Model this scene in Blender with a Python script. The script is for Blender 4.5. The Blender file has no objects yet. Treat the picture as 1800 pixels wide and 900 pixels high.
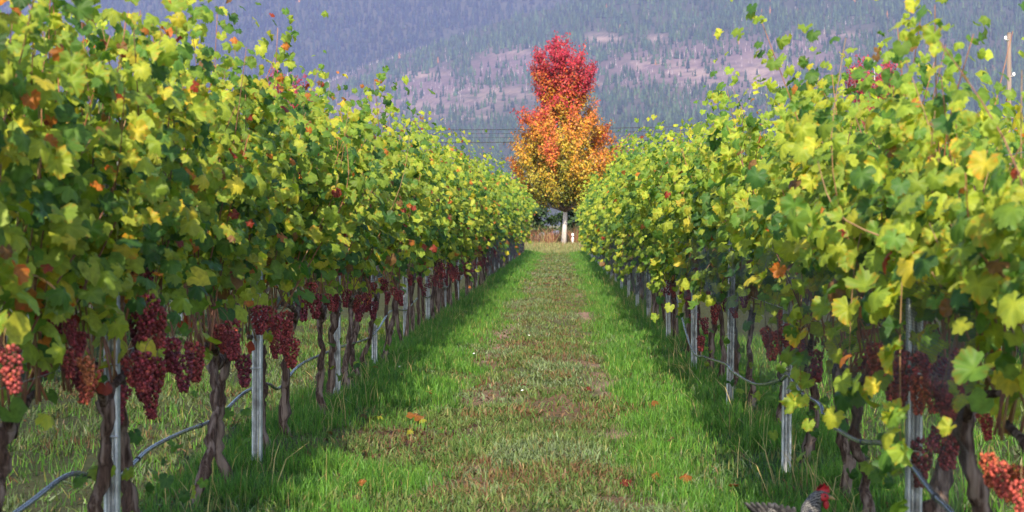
import bpy, math, random
import numpy as np
from mathutils import Matrix, Vector

R = math.radians
SC = bpy.context.scene
COL = SC.collection
random.seed(7)
RG = np.random.default_rng(11)

# ------------------------------------------------------------------ camera
FPX, VX, VY, EYE = 3000.0, 985.0, 395.0, 1.35      # focal length in photo pixels, vanishing point, eye height
cam_d = bpy.data.cameras.new('camera')
cam = bpy.data.objects.new('camera', cam_d)
COL.objects.link(cam)
cam.location = (0, 0, EYE)
cam.rotation_euler = (R(90), 0, 0)
cam_d.sensor_width = 36
cam_d.lens = FPX / 1800 * 36
cam_d.shift_x = (900 - VX) / 1800
cam_d.shift_y = (VY - 450) / 1800
cam_d.clip_start = 0.1
cam_d.clip_end = 30000
cam_d.dof.use_dof = True
cam_d.dof.focus_distance = 15.0
cam_d.dof.aperture_fstop = 6.3
SC.camera = cam

# ------------------------------------------------------------------ sky, sun, exposure
SUN_AZ, SUN_EL = R(1), R(38)                       # behind the camera, over the vine row across the lane
sdir = Vector((-math.sin(SUN_AZ) * math.cos(SUN_EL), -math.cos(SUN_AZ) * math.cos(SUN_EL), math.sin(SUN_EL)))
world = bpy.data.worlds.new('World')
SC.world = world
world.use_nodes = True
wn = world.node_tree
sky = wn.nodes.new('ShaderNodeTexSky')
sky.sky_type = 'NISHITA'
sky.sun_disc = False
sky.sun_elevation = SUN_EL
sky.sun_rotation = math.atan2(sdir.x, sdir.y)
bg = wn.nodes['Background']
bg.inputs['Strength'].default_value = 0.15
wn.links.new(sky.outputs['Color'], bg.inputs['Color'])
sun_d = bpy.data.lights.new('sun', 'SUN')
sun_d.energy = 4.0
sun_d.angle = R(0.6)
sun_d.color = (1.0, 0.88, 0.68)
sun = bpy.data.objects.new('sun', sun_d)
COL.objects.link(sun)
sun.rotation_euler = (-sdir).to_track_quat('-Z', 'Y').to_euler()
SC.view_settings.view_transform = 'Standard'
SC.view_settings.look = 'None'
SC.view_settings.exposure = 1.55
SC.view_settings.gamma = 1.0
SC.view_settings.use_curve_mapping = False
SC.cycles.use_denoising = True
SC.cycles.max_bounces = 8
SC.cycles.transmission_bounces = 6
SC.cycles.transparent_max_bounces = 12
SC.cycles.volume_bounces = 0


# ------------------------------------------------------------------ helpers
def at(px, py, x_plane):
    """where the sight line through a photo pixel meets the upright plane x = x_plane (a vine row)"""
    d = FPX * x_plane / (px - VX)
    return Vector((x_plane, d, EYE - (py - VY) * d / FPX))


def hash2(i, j, s):
    v = np.sin(i * 127.1 + j * 311.7 + s * 74.7) * 43758.5453
    return v - np.floor(v)


def vnoise(x, y, s=0):
    x = np.asarray(x, float); y = np.asarray(y, float)
    i = np.floor(x); j = np.floor(y)
    fx = x - i; fy = y - j
    fx = fx * fx * (3 - 2 * fx); fy = fy * fy * (3 - 2 * fy)
    return ((hash2(i, j, s) * (1 - fx) + hash2(i + 1, j, s) * fx) * (1 - fy)
            + (hash2(i, j + 1, s) * (1 - fx) + hash2(i + 1, j + 1, s) * fx) * fy)


def fbm(x, y, s=0, o=4):
    r = 0; a = 0.5
    for k in range(o):
        r = r + a * vnoise(x * 2 ** k, y * 2 ** k, s + k * 3.1); a *= 0.5
    return r / (1 - 0.5 ** o)


def sstep(a, b, x):
    t = np.clip((x - a) / (b - a), 0, 1)
    return t * t * (3 - 2 * t)


def mesh(name, V, F, col=None, mat=None, smooth=False):
    """V: n x 3, F: list of index arrays (n x 3 / n x 4), col: n x 3 linear vertex colours"""
    V = np.asarray(V, np.float32)
    F = [np.asarray(f, np.int32) for f in (F if isinstance(F, list) else [F]) if len(f)]
    me = bpy.data.meshes.new(name)
    me.vertices.add(len(V)); me.vertices.foreach_set('co', V.ravel())
    nl = sum(f.size for f in F)
    me.loops.add(nl); me.loops.foreach_set('vertex_index', np.concatenate([f.ravel() for f in F]))
    tot = np.concatenate([np.full(len(f), f.shape[1], np.int32) for f in F])
    st = np.concatenate([[0], np.cumsum(tot)[:-1]]).astype(np.int32)
    me.polygons.add(len(tot)); me.polygons.foreach_set('loop_start', st)
    if smooth: me.polygons.foreach_set('use_smooth', np.ones(len(tot), bool))
    me.update(calc_edges=True)
    if col is not None:
        c = np.ones((len(V), 4), np.float32); c[:, :3] = col
        at_ = me.color_attributes.new('col', 'FLOAT_COLOR', 'POINT')
        at_.data.foreach_set('color', c.ravel())
    if mat: me.materials.append(mat)
    return me


def obj(name, data, parent=None, loc=(0, 0, 0), **props):
    o = bpy.data.objects.new(name, data)
    COL.objects.link(o)
    o.location = loc
    if parent: o.parent = parent
    for k, v in props.items(): o[k] = v
    return o


def thing(name, label, cat, loc=(0, 0, 0), group=None, data=None):
    o = obj(name, data, None, loc, label=label, category=cat)
    if group: o['group'] = group
    return o


class MB:
    """collects verts / faces of one mesh"""
    def __init__(s): s.v = []; s.q = []; s.t = []; s.n = 0; s.c = []
    def add(s, V, q=None, t=None, c=None):
        V = np.asarray(V, float)
        s.v.append(V)
        if q is not None and len(q): s.q.append(np.asarray(q) + s.n)
        if t is not None and len(t): s.t.append(np.asarray(t) + s.n)
        s.c.append(np.broadcast_to(np.array(c if c is not None else (1, 1, 1), float), V.shape))
        s.n += len(V)
    def mesh(s, name, mat, smooth=False):
        F = []
        if s.q: F.append(np.concatenate(s.q))
        if s.t: F.append(np.concatenate(s.t))
        return mesh(name, np.concatenate(s.v), F, np.concatenate(s.c), mat, smooth)


def tube(path, rad, sides=6, flat=1.0, cap=True, rough=0.0, rng=None):
    """verts, quads, tris of a tube along a path"""
    P = np.asarray(path, float); n = len(P)
    rad = np.broadcast_to(np.asarray(rad, float), (n,))
    T = np.gradient(P, axis=0); T /= np.linalg.norm(T, axis=1)[:, None] + 1e-9
    up = np.array([1.0, 0.13, 0.07]) if abs(T[n // 2][2]) > 0.7 else np.array([0.02, 0.03, 1.0])
    A = np.cross(T, up); A /= np.linalg.norm(A, axis=1)[:, None] + 1e-9
    B = np.cross(T, A)
    ang = np.arange(sides) / sides * 2 * np.pi
    rr = rad[:, None] * np.ones((1, sides))
    if rough: rr = rr * (1 + rough * (rng.random((n, sides)) - .5) + 1.3 * rough * (rng.random((1, sides)) * 2 - 1) * np.cos(np.linspace(0, 3, n) + rng.random() * 3)[:, None])
    V = P[:, None] + rr[..., None] * (np.cos(ang)[None, :, None] * A[:, None] + flat * np.sin(ang)[None, :, None] * B[:, None])
    V = V.reshape(-1, 3)
    i = np.arange(n - 1)[:, None] * sides; j = np.arange(sides)[None]; j2 = (j + 1) % sides
    q = np.stack([i + j, i + j2, i + sides + j2, i + sides + j], -1).reshape(-1, 4)
    t = []
    if cap:
        V = np.vstack([V, P[:1], P[-1:]])
        a, b = n * sides, n * sides + 1
        for k in range(sides):
            t.append((a, (k + 1) % sides, k)); t.append((b, (n - 1) * sides + k, (n - 1) * sides + (k + 1) % sides))
    return V, q, np.array(t, int).reshape(-1, 3)


def tube_mesh(name, path, rad, mat, sides=6, col=(1, 1, 1), smooth=True, **k):
    m = MB(); V, q, t = tube(path, rad, sides, **k); m.add(V, q, t, col)
    return m.mesh(name, mat, smooth)


def smooth_path(pts, n=40):
    """Catmull-Rom through the points"""
    P = np.asarray(pts, float)
    P = np.vstack([2 * P[0] - P[1], P, 2 * P[-1] - P[-2]])
    out = []
    m = len(P) - 3
    for t in np.linspace(0, m - 1e-6, n):
        i = int(t); f = t - i
        a, b, c, d = P[i:i + 4]
        out.append(0.5 * (2 * b + (c - a) * f + (2 * a - 5 * b + 4 * c - d) * f * f + (3 * b - a - 3 * c + d) * f ** 3))
    return np.array(out)


# ------------------------------------------------------------------ materials
def new_mat(name):
    m = bpy.data.materials.new(name); m.use_nodes = True
    nt = m.node_tree; nt.nodes.clear()
    out = nt.nodes.new('ShaderNodeOutputMaterial')
    return m, nt, out


def N(nt, t, **kw):
    n = nt.nodes.new(t)
    for k, v in kw.items():
        if hasattr(n, k): setattr(n, k, v)
        else: n.inputs[k].default_value = v
    return n


def mixrgb(nt, a, b, f=0.5, mode='MIX'):
    n = nt.nodes.new('ShaderNodeMix'); n.data_type = 'RGBA'; n.blend_type = mode
    for s, v in ((n.inputs[0], f), (n.inputs[6], a), (n.inputs[7], b)):
        if hasattr(v, 'links') or hasattr(v, 'is_linked'): nt.links.new(v, s)
        elif isinstance(v, (int, float)): s.default_value = v
        else: s.default_value = (*v, 1)
    return n.outputs[2]


def leaf_mat(name, transl, tint, rough=0.5, spec=0.35, noise=60):
    """leaf blades: vertex colour x object colour, with light coming through"""
    m, nt, out = new_mat(name)
    a = N(nt, 'ShaderNodeVertexColor', layer_name='col')
    oi = N(nt, 'ShaderNodeObjectInfo')
    c = mixrgb(nt, a.outputs[0], oi.outputs['Color'], 1.0, 'MULTIPLY')
    tc = N(nt, 'ShaderNodeTexCoord')
    ns = N(nt, 'ShaderNodeTexNoise', Scale=noise, Detail=3.0)
    nt.links.new(tc.outputs['Object'], ns.inputs['Vector'])
    rmp = N(nt, 'ShaderNodeMapRange'); rmp.inputs[1].default_value = 0.3; rmp.inputs[2].default_value = 0.7
    rmp.inputs[3].default_value = 0.72; rmp.inputs[4].default_value = 1.22
    nt.links.new(ns.outputs[0], rmp.inputs[0])
    c = mixrgb(nt, c, rmp.outputs[0], 1.0, 'MULTIPLY')
    p = N(nt, 'ShaderNodeBsdfPrincipled'); p.inputs['Roughness'].default_value = rough
    p.inputs['Specular IOR Level'].default_value = spec
    nt.links.new(c, p.inputs['Base Color'])
    tr = N(nt, 'ShaderNodeBsdfTranslucent')
    nt.links.new(mixrgb(nt, c, tint, 1.0, 'MULTIPLY'), tr.inputs['Color'])
    mx = N(nt, 'ShaderNodeMixShader'); mx.inputs[0].default_value = transl
    nt.links.new(p.outputs[0], mx.inputs[1]); nt.links.new(tr.outputs[0], mx.inputs[2])
    nt.links.new(mx.outputs[0], out.inputs['Surface'])
    return m


def plain_mat(name, col=None, rough=0.7, spec=0.3, metal=0.0, scale=20.0, var=0.35, bump=0.0, stretch=(1, 1, 1), second=None, sub=0.0, bscale=None):
    """a colour (or the vertex colour) broken up by noise; optional second colour and bump"""
    m, nt, out = new_mat(name)
    tc = N(nt, 'ShaderNodeTexCoord')
    mp = N(nt, 'ShaderNodeMapping'); mp.inputs['Scale'].default_value = stretch
    nt.links.new(tc.outputs['Object'], mp.inputs['Vector'])
    ns = N(nt, 'ShaderNodeTexNoise', Scale=scale, Detail=6.0, Roughness=0.65)
    nt.links.new(mp.outputs[0], ns.inputs['Vector'])
    if col is None:
        a = N(nt, 'ShaderNodeVertexColor', layer_name='col').outputs[0]
        oi = N(nt, 'ShaderNodeObjectInfo')
        base = mixrgb(nt, a, oi.outputs['Color'], 1.0, 'MULTIPLY')
    else: base = col
    rmp = N(nt, 'ShaderNodeMapRange'); rmp.inputs[1].default_value = 0.3; rmp.inputs[2].default_value = 0.7
    rmp.inputs[3].default_value = 1 - var; rmp.inputs[4].default_value = 1 + var
    nt.links.new(ns.outputs[0], rmp.inputs[0])
    c = mixrgb(nt, base, rmp.outputs[0], 1.0, 'MULTIPLY')
    if second:
        n2 = N(nt, 'ShaderNodeTexNoise', Scale=scale * 0.35, Detail=4.0)
        nt.links.new(mp.outputs[0], n2.inputs['Vector'])
        r2 = N(nt, 'ShaderNodeMapRange'); r2.inputs[1].default_value = 0.48; r2.inputs[2].default_value = 0.62
        nt.links.new(n2.outputs[0], r2.inputs[0])
        c = mixrgb(nt, c, second, r2.outputs[0])
    p = N(nt, 'ShaderNodeBsdfPrincipled')
    p.inputs['Roughness'].default_value = rough; p.inputs['Metallic'].default_value = metal
    p.inputs['Specular IOR Level'].default_value = spec
    if sub:
        p.inputs['Subsurface Weight'].default_value = sub
        p.inputs['Subsurface Radius'].default_value = (0.008, 0.003, 0.002)
    nt.links.new(c, p.inputs['Base Color'])
    if bump:
        nb = ns
        if bscale:
            nb = N(nt, 'ShaderNodeTexNoise', Scale=bscale, Detail=6.0, Roughness=0.7); nt.links.new(mp.outputs[0], nb.inputs['Vector'])
        b = N(nt, 'ShaderNodeBump'); b.inputs['Strength'].default_value = bump; b.inputs['Distance'].default_value = 0.02
        nt.links.new(nb.outputs[0], b.inputs['Height']); nt.links.new(b.outputs[0], p.inputs['Normal'])
    nt.links.new(p.outputs[0], out.inputs['Surface'])
    return m


M = {
    'vine_leaf': leaf_mat('vine_leaf', 0.52, (1.55, 1.5, 0.6), 0.52, 0.22),
    'maple_leaf': leaf_mat('maple_leaf', 0.38, (1.35, 1.2, 0.9), 0.5, 0.3, 3),
    'grass': leaf_mat('grass', 0.35, (1.2, 1.3, 0.7), 0.5, 0.25, 6),
    'bark': plain_mat('bark', (0.068, 0.042, 0.033), 0.95, 0.1, scale=110, var=0.85, bump=1.0, stretch=(1, 1, 0.08), second=(0.21, 0.155, 0.13)),
    'cane': plain_mat('cane', None, 0.6, 0.3, scale=40, var=0.3),
    'steel': plain_mat('steel', (0.46, 0.48, 0.50), 0.5, 0.5, metal=0.7, scale=30, var=0.3, second=(0.26, 0.265, 0.27)),
    'wire': plain_mat('wire', (0.35, 0.35, 0.36), 0.5, 0.5, metal=0.8),
    'hose': plain_mat('hose', (0.12, 0.125, 0.14), 0.22, 1.0, metal=0.3, scale=15, var=0.35),
    'grape': plain_mat('grape', None, 0.6, 0.25, scale=70, var=0.5, sub=0.08),
    'limb_bark': plain_mat('limb_bark', (0.13, 0.10, 0.085), 0.9, 0.1, scale=8, var=0.35),
    'maple_bark': plain_mat('maple_bark', (0.36, 0.32, 0.30), 0.9, 0.1, scale=8, var=0.35, bump=0.4, stretch=(1, 1, 0.25)),
    'pole_wood': plain_mat('pole_wood', (0.15, 0.115, 0.095), 0.9, 0.1, scale=9, var=0.45, stretch=(1, 1, 0.06), bump=0.3),
    'cable': plain_mat('cable', (0.03, 0.03, 0.035), 0.7, 0.2),
    'white': plain_mat('white', (0.75, 0.74, 0.72), 0.5, 0.3, var=0.12),
    'boulder': plain_mat('boulder', (0.42, 0.38, 0.37), 0.9, 0.1, scale=3, var=0.3, bump=0.5),
    'tree': plain_mat('tree', None, 0.95, 0.0, scale=0.05, var=0.25),
    'red_skin': plain_mat('red_skin', (0.30, 0.012, 0.018), 0.5, 0.35, scale=60, var=0.3, bump=0.3),
    'beak': plain_mat('beak', (0.30, 0.20, 0.08), 0.45, 0.4, var=0.2),
    'tail': plain_mat('tail', (0.03, 0.028, 0.032), 0.6, 0.3, scale=60, var=0.8, second=(0.10, 0.09, 0.09)),
    'eye': plain_mat('eye', (0.02, 0.01, 0.005), 0.15, 0.6, var=0.1),
}


def ground_mat():
    m, nt, out = new_mat('earth')
    a = N(nt, 'ShaderNodeVertexColor', layer_name='col').outputs[0]
    tc = N(nt, 'ShaderNodeTexCoord')
    n1 = N(nt, 'ShaderNodeTexNoise', Scale=9.0, Detail=8.0, Roughness=0.7)
    n2 = N(nt, 'ShaderNodeTexNoise', Scale=70.0, Detail=5.0, Roughness=0.7)
    vo = N(nt, 'ShaderNodeTexVoronoi', Scale=38.0)
    for n in (n1, n2, vo): nt.links.new(tc.outputs['Object'], n.inputs['Vector'])
    r1 = N(nt, 'ShaderNodeMapRange'); r1.inputs[1].default_value = 0.3; r1.inputs[2].default_value = 0.7; r1.inputs[3].default_value = 0.55; r1.inputs[4].default_value = 1.35
    nt.links.new(n1.outputs[0], r1.inputs[0])
    c = mixrgb(nt, a, r1.outputs[0], 1.0, 'MULTIPLY')
    r2 = N(nt, 'ShaderNodeMapRange'); r2.inputs[1].default_value = 0.35; r2.inputs[2].default_value = 0.65; r2.inputs[3].default_value = 0.5; r2.inputs[4].default_value = 1.4
    nt.links.new(n2.outputs[0], r2.inputs[0])
    c = mixrgb(nt, c, r2.outputs[0], 1.0, 'MULTIPLY')
    c = mixrgb(nt, c, vo.outputs['Color'], 0.12, 'OVERLAY')
    p = N(nt, 'ShaderNodeBsdfPrincipled'); p.inputs['Roughness'].default_value = 0.95; p.inputs['Specular IOR Level'].default_value = 0.1
    nt.links.new(c, p.inputs['Base Color'])
    b = N(nt, 'ShaderNodeBump'); b.inputs['Strength'].default_value = 0.8; b.inputs['Distance'].default_value = 0.015
    nt.links.new(n2.outputs[0], b.inputs['Height']); nt.links.new(b.outputs[0], p.inputs['Normal'])
    nt.links.new(p.outputs[0], out.inputs['Surface'])
    return m


def net_mat():
    """knotted mesh: threads with open cells between them"""
    m, nt, out = new_mat('netting')
    uv = N(nt, 'ShaderNodeUVMap'); uv.uv_map = 'uv'
    sp = N(nt, 'ShaderNodeSeparateXYZ'); nt.links.new(uv.outputs[0], sp.inputs[0])
    hs = []
    for k in (0, 1):
        f = N(nt, 'ShaderNodeMath', operation='FRACT'); nt.links.new(sp.outputs[k], f.inputs[0])
        l = N(nt, 'ShaderNodeMath', operation='LESS_THAN'); l.inputs[1].default_value = 0.15; nt.links.new(f.outputs[0], l.inputs[0])
        hs.append(l.outputs[0])
    mx = N(nt, 'ShaderNodeMath', operation='MAXIMUM'); nt.links.new(hs[0], mx.inputs[0]); nt.links.new(hs[1], mx.inputs[1])
    t = N(nt, 'ShaderNodeBsdfTransparent')
    p = N(nt, 'ShaderNodeBsdfPrincipled'); p.inputs['Base Color'].default_value = (0.018, 0.020, 0.028, 1); p.inputs['Roughness'].default_value = 0.6
    ms = N(nt, 'ShaderNodeMixShader')
    nt.links.new(mx.outputs[0], ms.inputs[0]); nt.links.new(t.outputs[0], ms.inputs[1]); nt.links.new(p.outputs[0], ms.inputs[2])
    nt.links.new(ms.outputs[0], out.inputs['Surface'])
    return m


def hen_mat():
    m, nt, out = new_mat('barred_feather')
    tc = N(nt, 'ShaderNodeTexCoord')
    ns = N(nt, 'ShaderNodeTexNoise', Scale=55.0, Detail=3.0); nt.links.new(tc.outputs['Object'], ns.inputs['Vector'])
    w = N(nt, 'ShaderNodeTexWave', Scale=42.0, Distortion=5.5, Detail=2.0); w.bands_direction = 'DIAGONAL'
    w.inputs['Detail Scale'].default_value = 4.0
    nt.links.new(tc.outputs['Object'], w.inputs['Vector'])
    r = N(nt, 'ShaderNodeMapRange'); r.inputs[1].default_value = 0.55; r.inputs[2].default_value = 0.75
    nt.links.new(w.outputs['Fac'], r.inputs[0])
    c = mixrgb(nt, (0.012, 0.011, 0.013), (0.20, 0.19, 0.185), r.outputs[0])
    c = mixrgb(nt, c, ns.outputs[0], 0.5, 'MULTIPLY')
    p = N(nt, 'ShaderNodeBsdfPrincipled'); p.inputs['Roughness'].default_value = 0.65
    nt.links.new(c, p.inputs['Base Color'])
    b = N(nt, 'ShaderNodeBump'); b.inputs['Strength'].default_value = 0.5; b.inputs['Distance'].default_value = 0.004
    nt.links.new(w.outputs['Fac'], b.inputs['Height']); nt.links.new(b.outputs[0], p.inputs['Normal'])
    nt.links.new(p.outputs[0], out.inputs['Surface'])
    return m


M['earth'] = ground_mat(); M['net'] = net_mat(); M['feather'] = hen_mat()

# ------------------------------------------------------------------ lane layout
XL, XR = -1.68, 1.31            # the two vine rows beside the lane
XL2, XR2 = -4.9, 4.5            # the next row on either side
ROW_END = 78.0


def gz(x, y):
    x = np.asarray(x, float); y = np.asarray(y, float)
    fade = 1 - sstep(45, 80, y)
    h = (0.07 * (fbm(x * 1.1, y * 0.9, 3) - 0.5) + 0.03 * (fbm(x * 5, y * 5, 8, 2) - 0.5)) * fade
    for xr in (XL2, XL, XR, XR2): h = h + 0.06 * np.exp(-((x - xr) / 0.42) ** 2)
    h = h - 0.035 * np.exp(-((x + 0.72) / 0.17) ** 2) - 0.03 * np.exp(-((x - 0.38) / 0.16) ** 2)
    return h + 0.18 * sstep(82, 93, y) * (1 - sstep(150, 400, y))


def lush(x, y):
    """1 where thick grass grows, 0 on the worn middle of the lane"""
    x = np.asarray(x, float); y = np.asarray(y, float)
    w = 0.75 * (fbm(x * 1.3, y * 0.75, 21) - 0.5)
    rt = sstep(0.30, 0.72, x + w)
    lf = sstep(0.68, 1.08, -x + w)
    patch = np.exp(-(((x + 1.0) / 0.55) ** 2 + ((y - 10.3) / 0.95) ** 4)) + np.exp(-(((x + 0.95) / 0.45) ** 2 + ((y - 15.1) / 0.5) ** 4))
    out = np.maximum(rt, lf * np.clip(1 - 1.3 * patch, 0, 1))
    out = out * (1 - .86 * sstep(.15, .4, -x + XL)) * (1 - .6 * sstep(.3, .6, x - XR))
    return out * (0.35 + 0.65 * (1 - sstep(80, 86, y)))


def dirt(x, y):
    """bare soil of the wheel tracks"""
    x = np.asarray(x, float); y = np.asarray(y, float)
    n = fbm(x * 2.3, y * 0.8, 31)
    t = np.exp(-((x + 0.72) / 0.16) ** 2) * sstep(0.46, 0.60, n) + np.exp(-((x - 0.38) / 0.13) ** 2) * sstep(0.55, 0.68, n)
    return np.clip(t + 0.5 * np.exp(-(((x + 1.0) / 0.4) ** 2 + ((y - 10.3) / 0.8) ** 2)), 0, 1)


# ground: one sheet, fine near the lane, coarse out to the hills
gx = np.unique(np.concatenate([np.linspace(-7, 7, 170), np.linspace(-60, 60, 41), np.linspace(-600, 600, 13), np.linspace(-5000, 5000, 11)]))
gy = np.unique(np.concatenate([np.linspace(3, 30, 230), np.linspace(30, 130, 110), np.linspace(-200, 3, 8), np.linspace(130, 600, 15), np.linspace(600, 4400, 9)]))
GX, GY = np.meshgrid(gx, gy)
nx, ny = len(gx), len(gy)
GH = gz(GX, GY)
far = sstep(84, 100, GY)
lu = lush(GX, GY); di = dirt(GX, GY)
ba = sstep(0.42, 0.6, fbm(GX * 1.7, GY * 1.1, 41))
cg = np.zeros(GX.shape + (3,))
cg[:] = (0.060, 0.062, 0.028)
cg = cg * (1 - ba[..., None]) + np.array((0.10, 0.062, 0.038)) * ba[..., None]
cg = cg * (1 - lu[..., None]) + np.array((0.030, 0.062, 0.014)) * lu[..., None]
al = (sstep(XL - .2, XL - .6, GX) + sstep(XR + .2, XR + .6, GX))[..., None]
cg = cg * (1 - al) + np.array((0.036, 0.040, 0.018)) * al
cg = cg * (1 - di[..., None]) + np.array((0.19, 0.125, 0.095)) * di[..., None]
cg = cg * (1 - far[..., None]) + np.array((0.13, 0.125, 0.055)) * far[..., None]
ii = (np.arange(ny - 1)[:, None] * nx + np.arange(nx - 1)[None]).ravel()
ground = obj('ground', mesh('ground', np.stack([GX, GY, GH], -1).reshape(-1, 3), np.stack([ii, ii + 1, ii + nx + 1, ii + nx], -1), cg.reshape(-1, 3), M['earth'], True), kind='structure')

# ------------------------------------------------------------------ mountains
SK_U = [-1100, 300, 480, 560, 640, 720, 800, 870, 940, 1000, 1100, 1300, 1800, 2900]
SK_V = [235, 232, 200, 166, 132, 102, 74, 54, 32, 6, -45, -110, -165, -215]
Y0, Y1, S_C, T0 = 2700.0, 6300.0, 0.80, -0.003


def near_Y(u, t):
    e = (VY - np.interp(u, SK_U, SK_V)) / FPX
    return Y0 + (Y1 - Y0) * S_C * np.clip((t - T0) / (e - T0), 0, 1) ** (1 / 0.9)


def relief(x, y):
    return 55 * (0.5 - np.abs(fbm(x / 420, y / 800, 51, 4) - 0.5) * 2) + 26 * (fbm(x / 140, y / 160, 61, 3) - 0.5)


def near_hill(u, s):
    e = (VY - np.interp(u, SK_U, SK_V)) / FPX
    y = Y0 + (Y1 - Y0) * s
    t = np.where(s < S_C, T0 + (e - T0) * np.clip(s / S_C, 0, 1) ** 0.9, e - (s - S_C) * 0.11)
    x = (u - VX) / FPX * y
    return x, y, t * y + relief(x, y) * np.clip(s * 1.6, 0, 1)


def far_hill(u, s):
    y = 5450 + 1900 * s
    x = (u - VX) / FPX * y
    return x, y, (0.045 + 0.155 * s) * y + 1.4 * relief(x * 0.8, y * 0.7) * (0.3 + s)


def blob(u, v, l):
    r = 0
    for (a, b, ra, rb, k) in l: r = r + k * np.exp(-((u - a) / ra) ** 2 - ((v - b) / rb) ** 2)
    return np.clip(r, 0, 1)


TAN = [(735, 130, 45, 9, .8), (760, 185, 110, 14, .55), (900, 92, 40, 10, .6), (880, 165, 90, 12, .6), (1060, 68, 32, 9, .9), (1160, 68, 28, 7, .8), (1140, 115, 36, 14, .8),
       (1230, 130, 48, 22, .8), (1335, 125, 32, 22, .9), (1365, 150, 50, 9, .7), (660, 205, 60, 10, .5), (1070, 148, 40, 6, .5), (840, 205, 70, 5, .5), (1480, 60, 50, 6, .5), (830, 240, 60, 5, .4)]
BURN = [(760, 160, 170, 45, 1.0), (1180, 120, 200, 45, 1.0), (900, 110, 80, 25, .9), (1350, 110, 140, 50, .8), (1560, 80, 160, 25, .7), (1250, 190, 120, 12, .6), (650, 190, 70, 40, .8)]


def hill_mesh(fn, u0, u1, nu, ns, zones):
    U, S = np.meshgrid(np.linspace(u0, u1, nu), np.linspace(0, 1, ns))
    x, y, h = fn(U, S)
    v = VY - (h - EYE) / y * FPX
    c = np.zeros(U.shape + (3,)); c[:] = (0.04, 0.046, 0.030)
    if zones:
        n = fbm(U / 26, v / 7, 71); b = blob(U, v, BURN) * sstep(0.15, 0.45, n); t = blob(U, v, TAN) * sstep(0.38, 0.56, fbm(U / 22, v / 3.5, 81))
        c = c * (1 - b[..., None]) + np.array((0.095, 0.070, 0.066)) * b[..., None]
        c = c * (1 - t[..., None]) + np.array((0.21, 0.155, 0.125)) * t[..., None]
    i = (np.arange(ns - 1)[:, None] * nu + np.arange(nu - 1)[None]).ravel()
    return mesh('mountain', np.stack([x, y, h], -1).reshape(-1, 3), np.stack([i, i + 1, i + nu + 1, i + nu], -1), c.reshape(-1, 3), M['tree'], True), h.max()


hm, hmax1 = hill_mesh(near_hill, -1100, 2900, 520, 260, True)
obj('mountain', hm, kind='structure')
hm, hmax2 = hill_mesh(far_hill, -1300, 1700, 260, 120, False)
obj('mountain', hm, kind='structure')


def conifers(x, y, z, h, col, rng):
    n = len(x); k = 4
    ang = np.arange(k) / k * 2 * np.pi
    T = [(0.0, 0.0, 1.0)]
    for (zz, r) in ((0.42, 0.13), (0.06, 0.20)):
        T += [(r * math.cos(a), r * math.sin(a), zz) for a in ang]
    T.append((0, 0, 0.68)); T = np.array(T)
    F = [(0, 1 + i, 1 + (i + 1) % k) for i in range(k)] + [(2 * k + 1, 1 + k + i, 1 + k + (i + 1) % k) for i in range(k)]
    rot = rng.random(n) * 6.28; wd = h * rng.uniform(0.75, 1.25, n)
    V = np.empty((n, len(T), 3))
    V[..., 0] = x[:, None] + wd[:, None] * (T[:, 0] * np.cos(rot)[:, None] - T[:, 1] * np.sin(rot)[:, None])
    V[..., 1] = y[:, None] + wd[:, None] * (T[:, 0] * np.sin(rot)[:, None] + T[:, 1] * np.cos(rot)[:, None])
    V[..., 2] = z[:, None] - 1 + h[:, None] * T[:, 2]
    Fi = (np.array(F)[None] + (np.arange(n) * len(T))[:, None, None]).reshape(-1, 3)
    C = np.repeat(col, len(T), 0)
    return V.reshape(-1, 3), Fi, C


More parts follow.
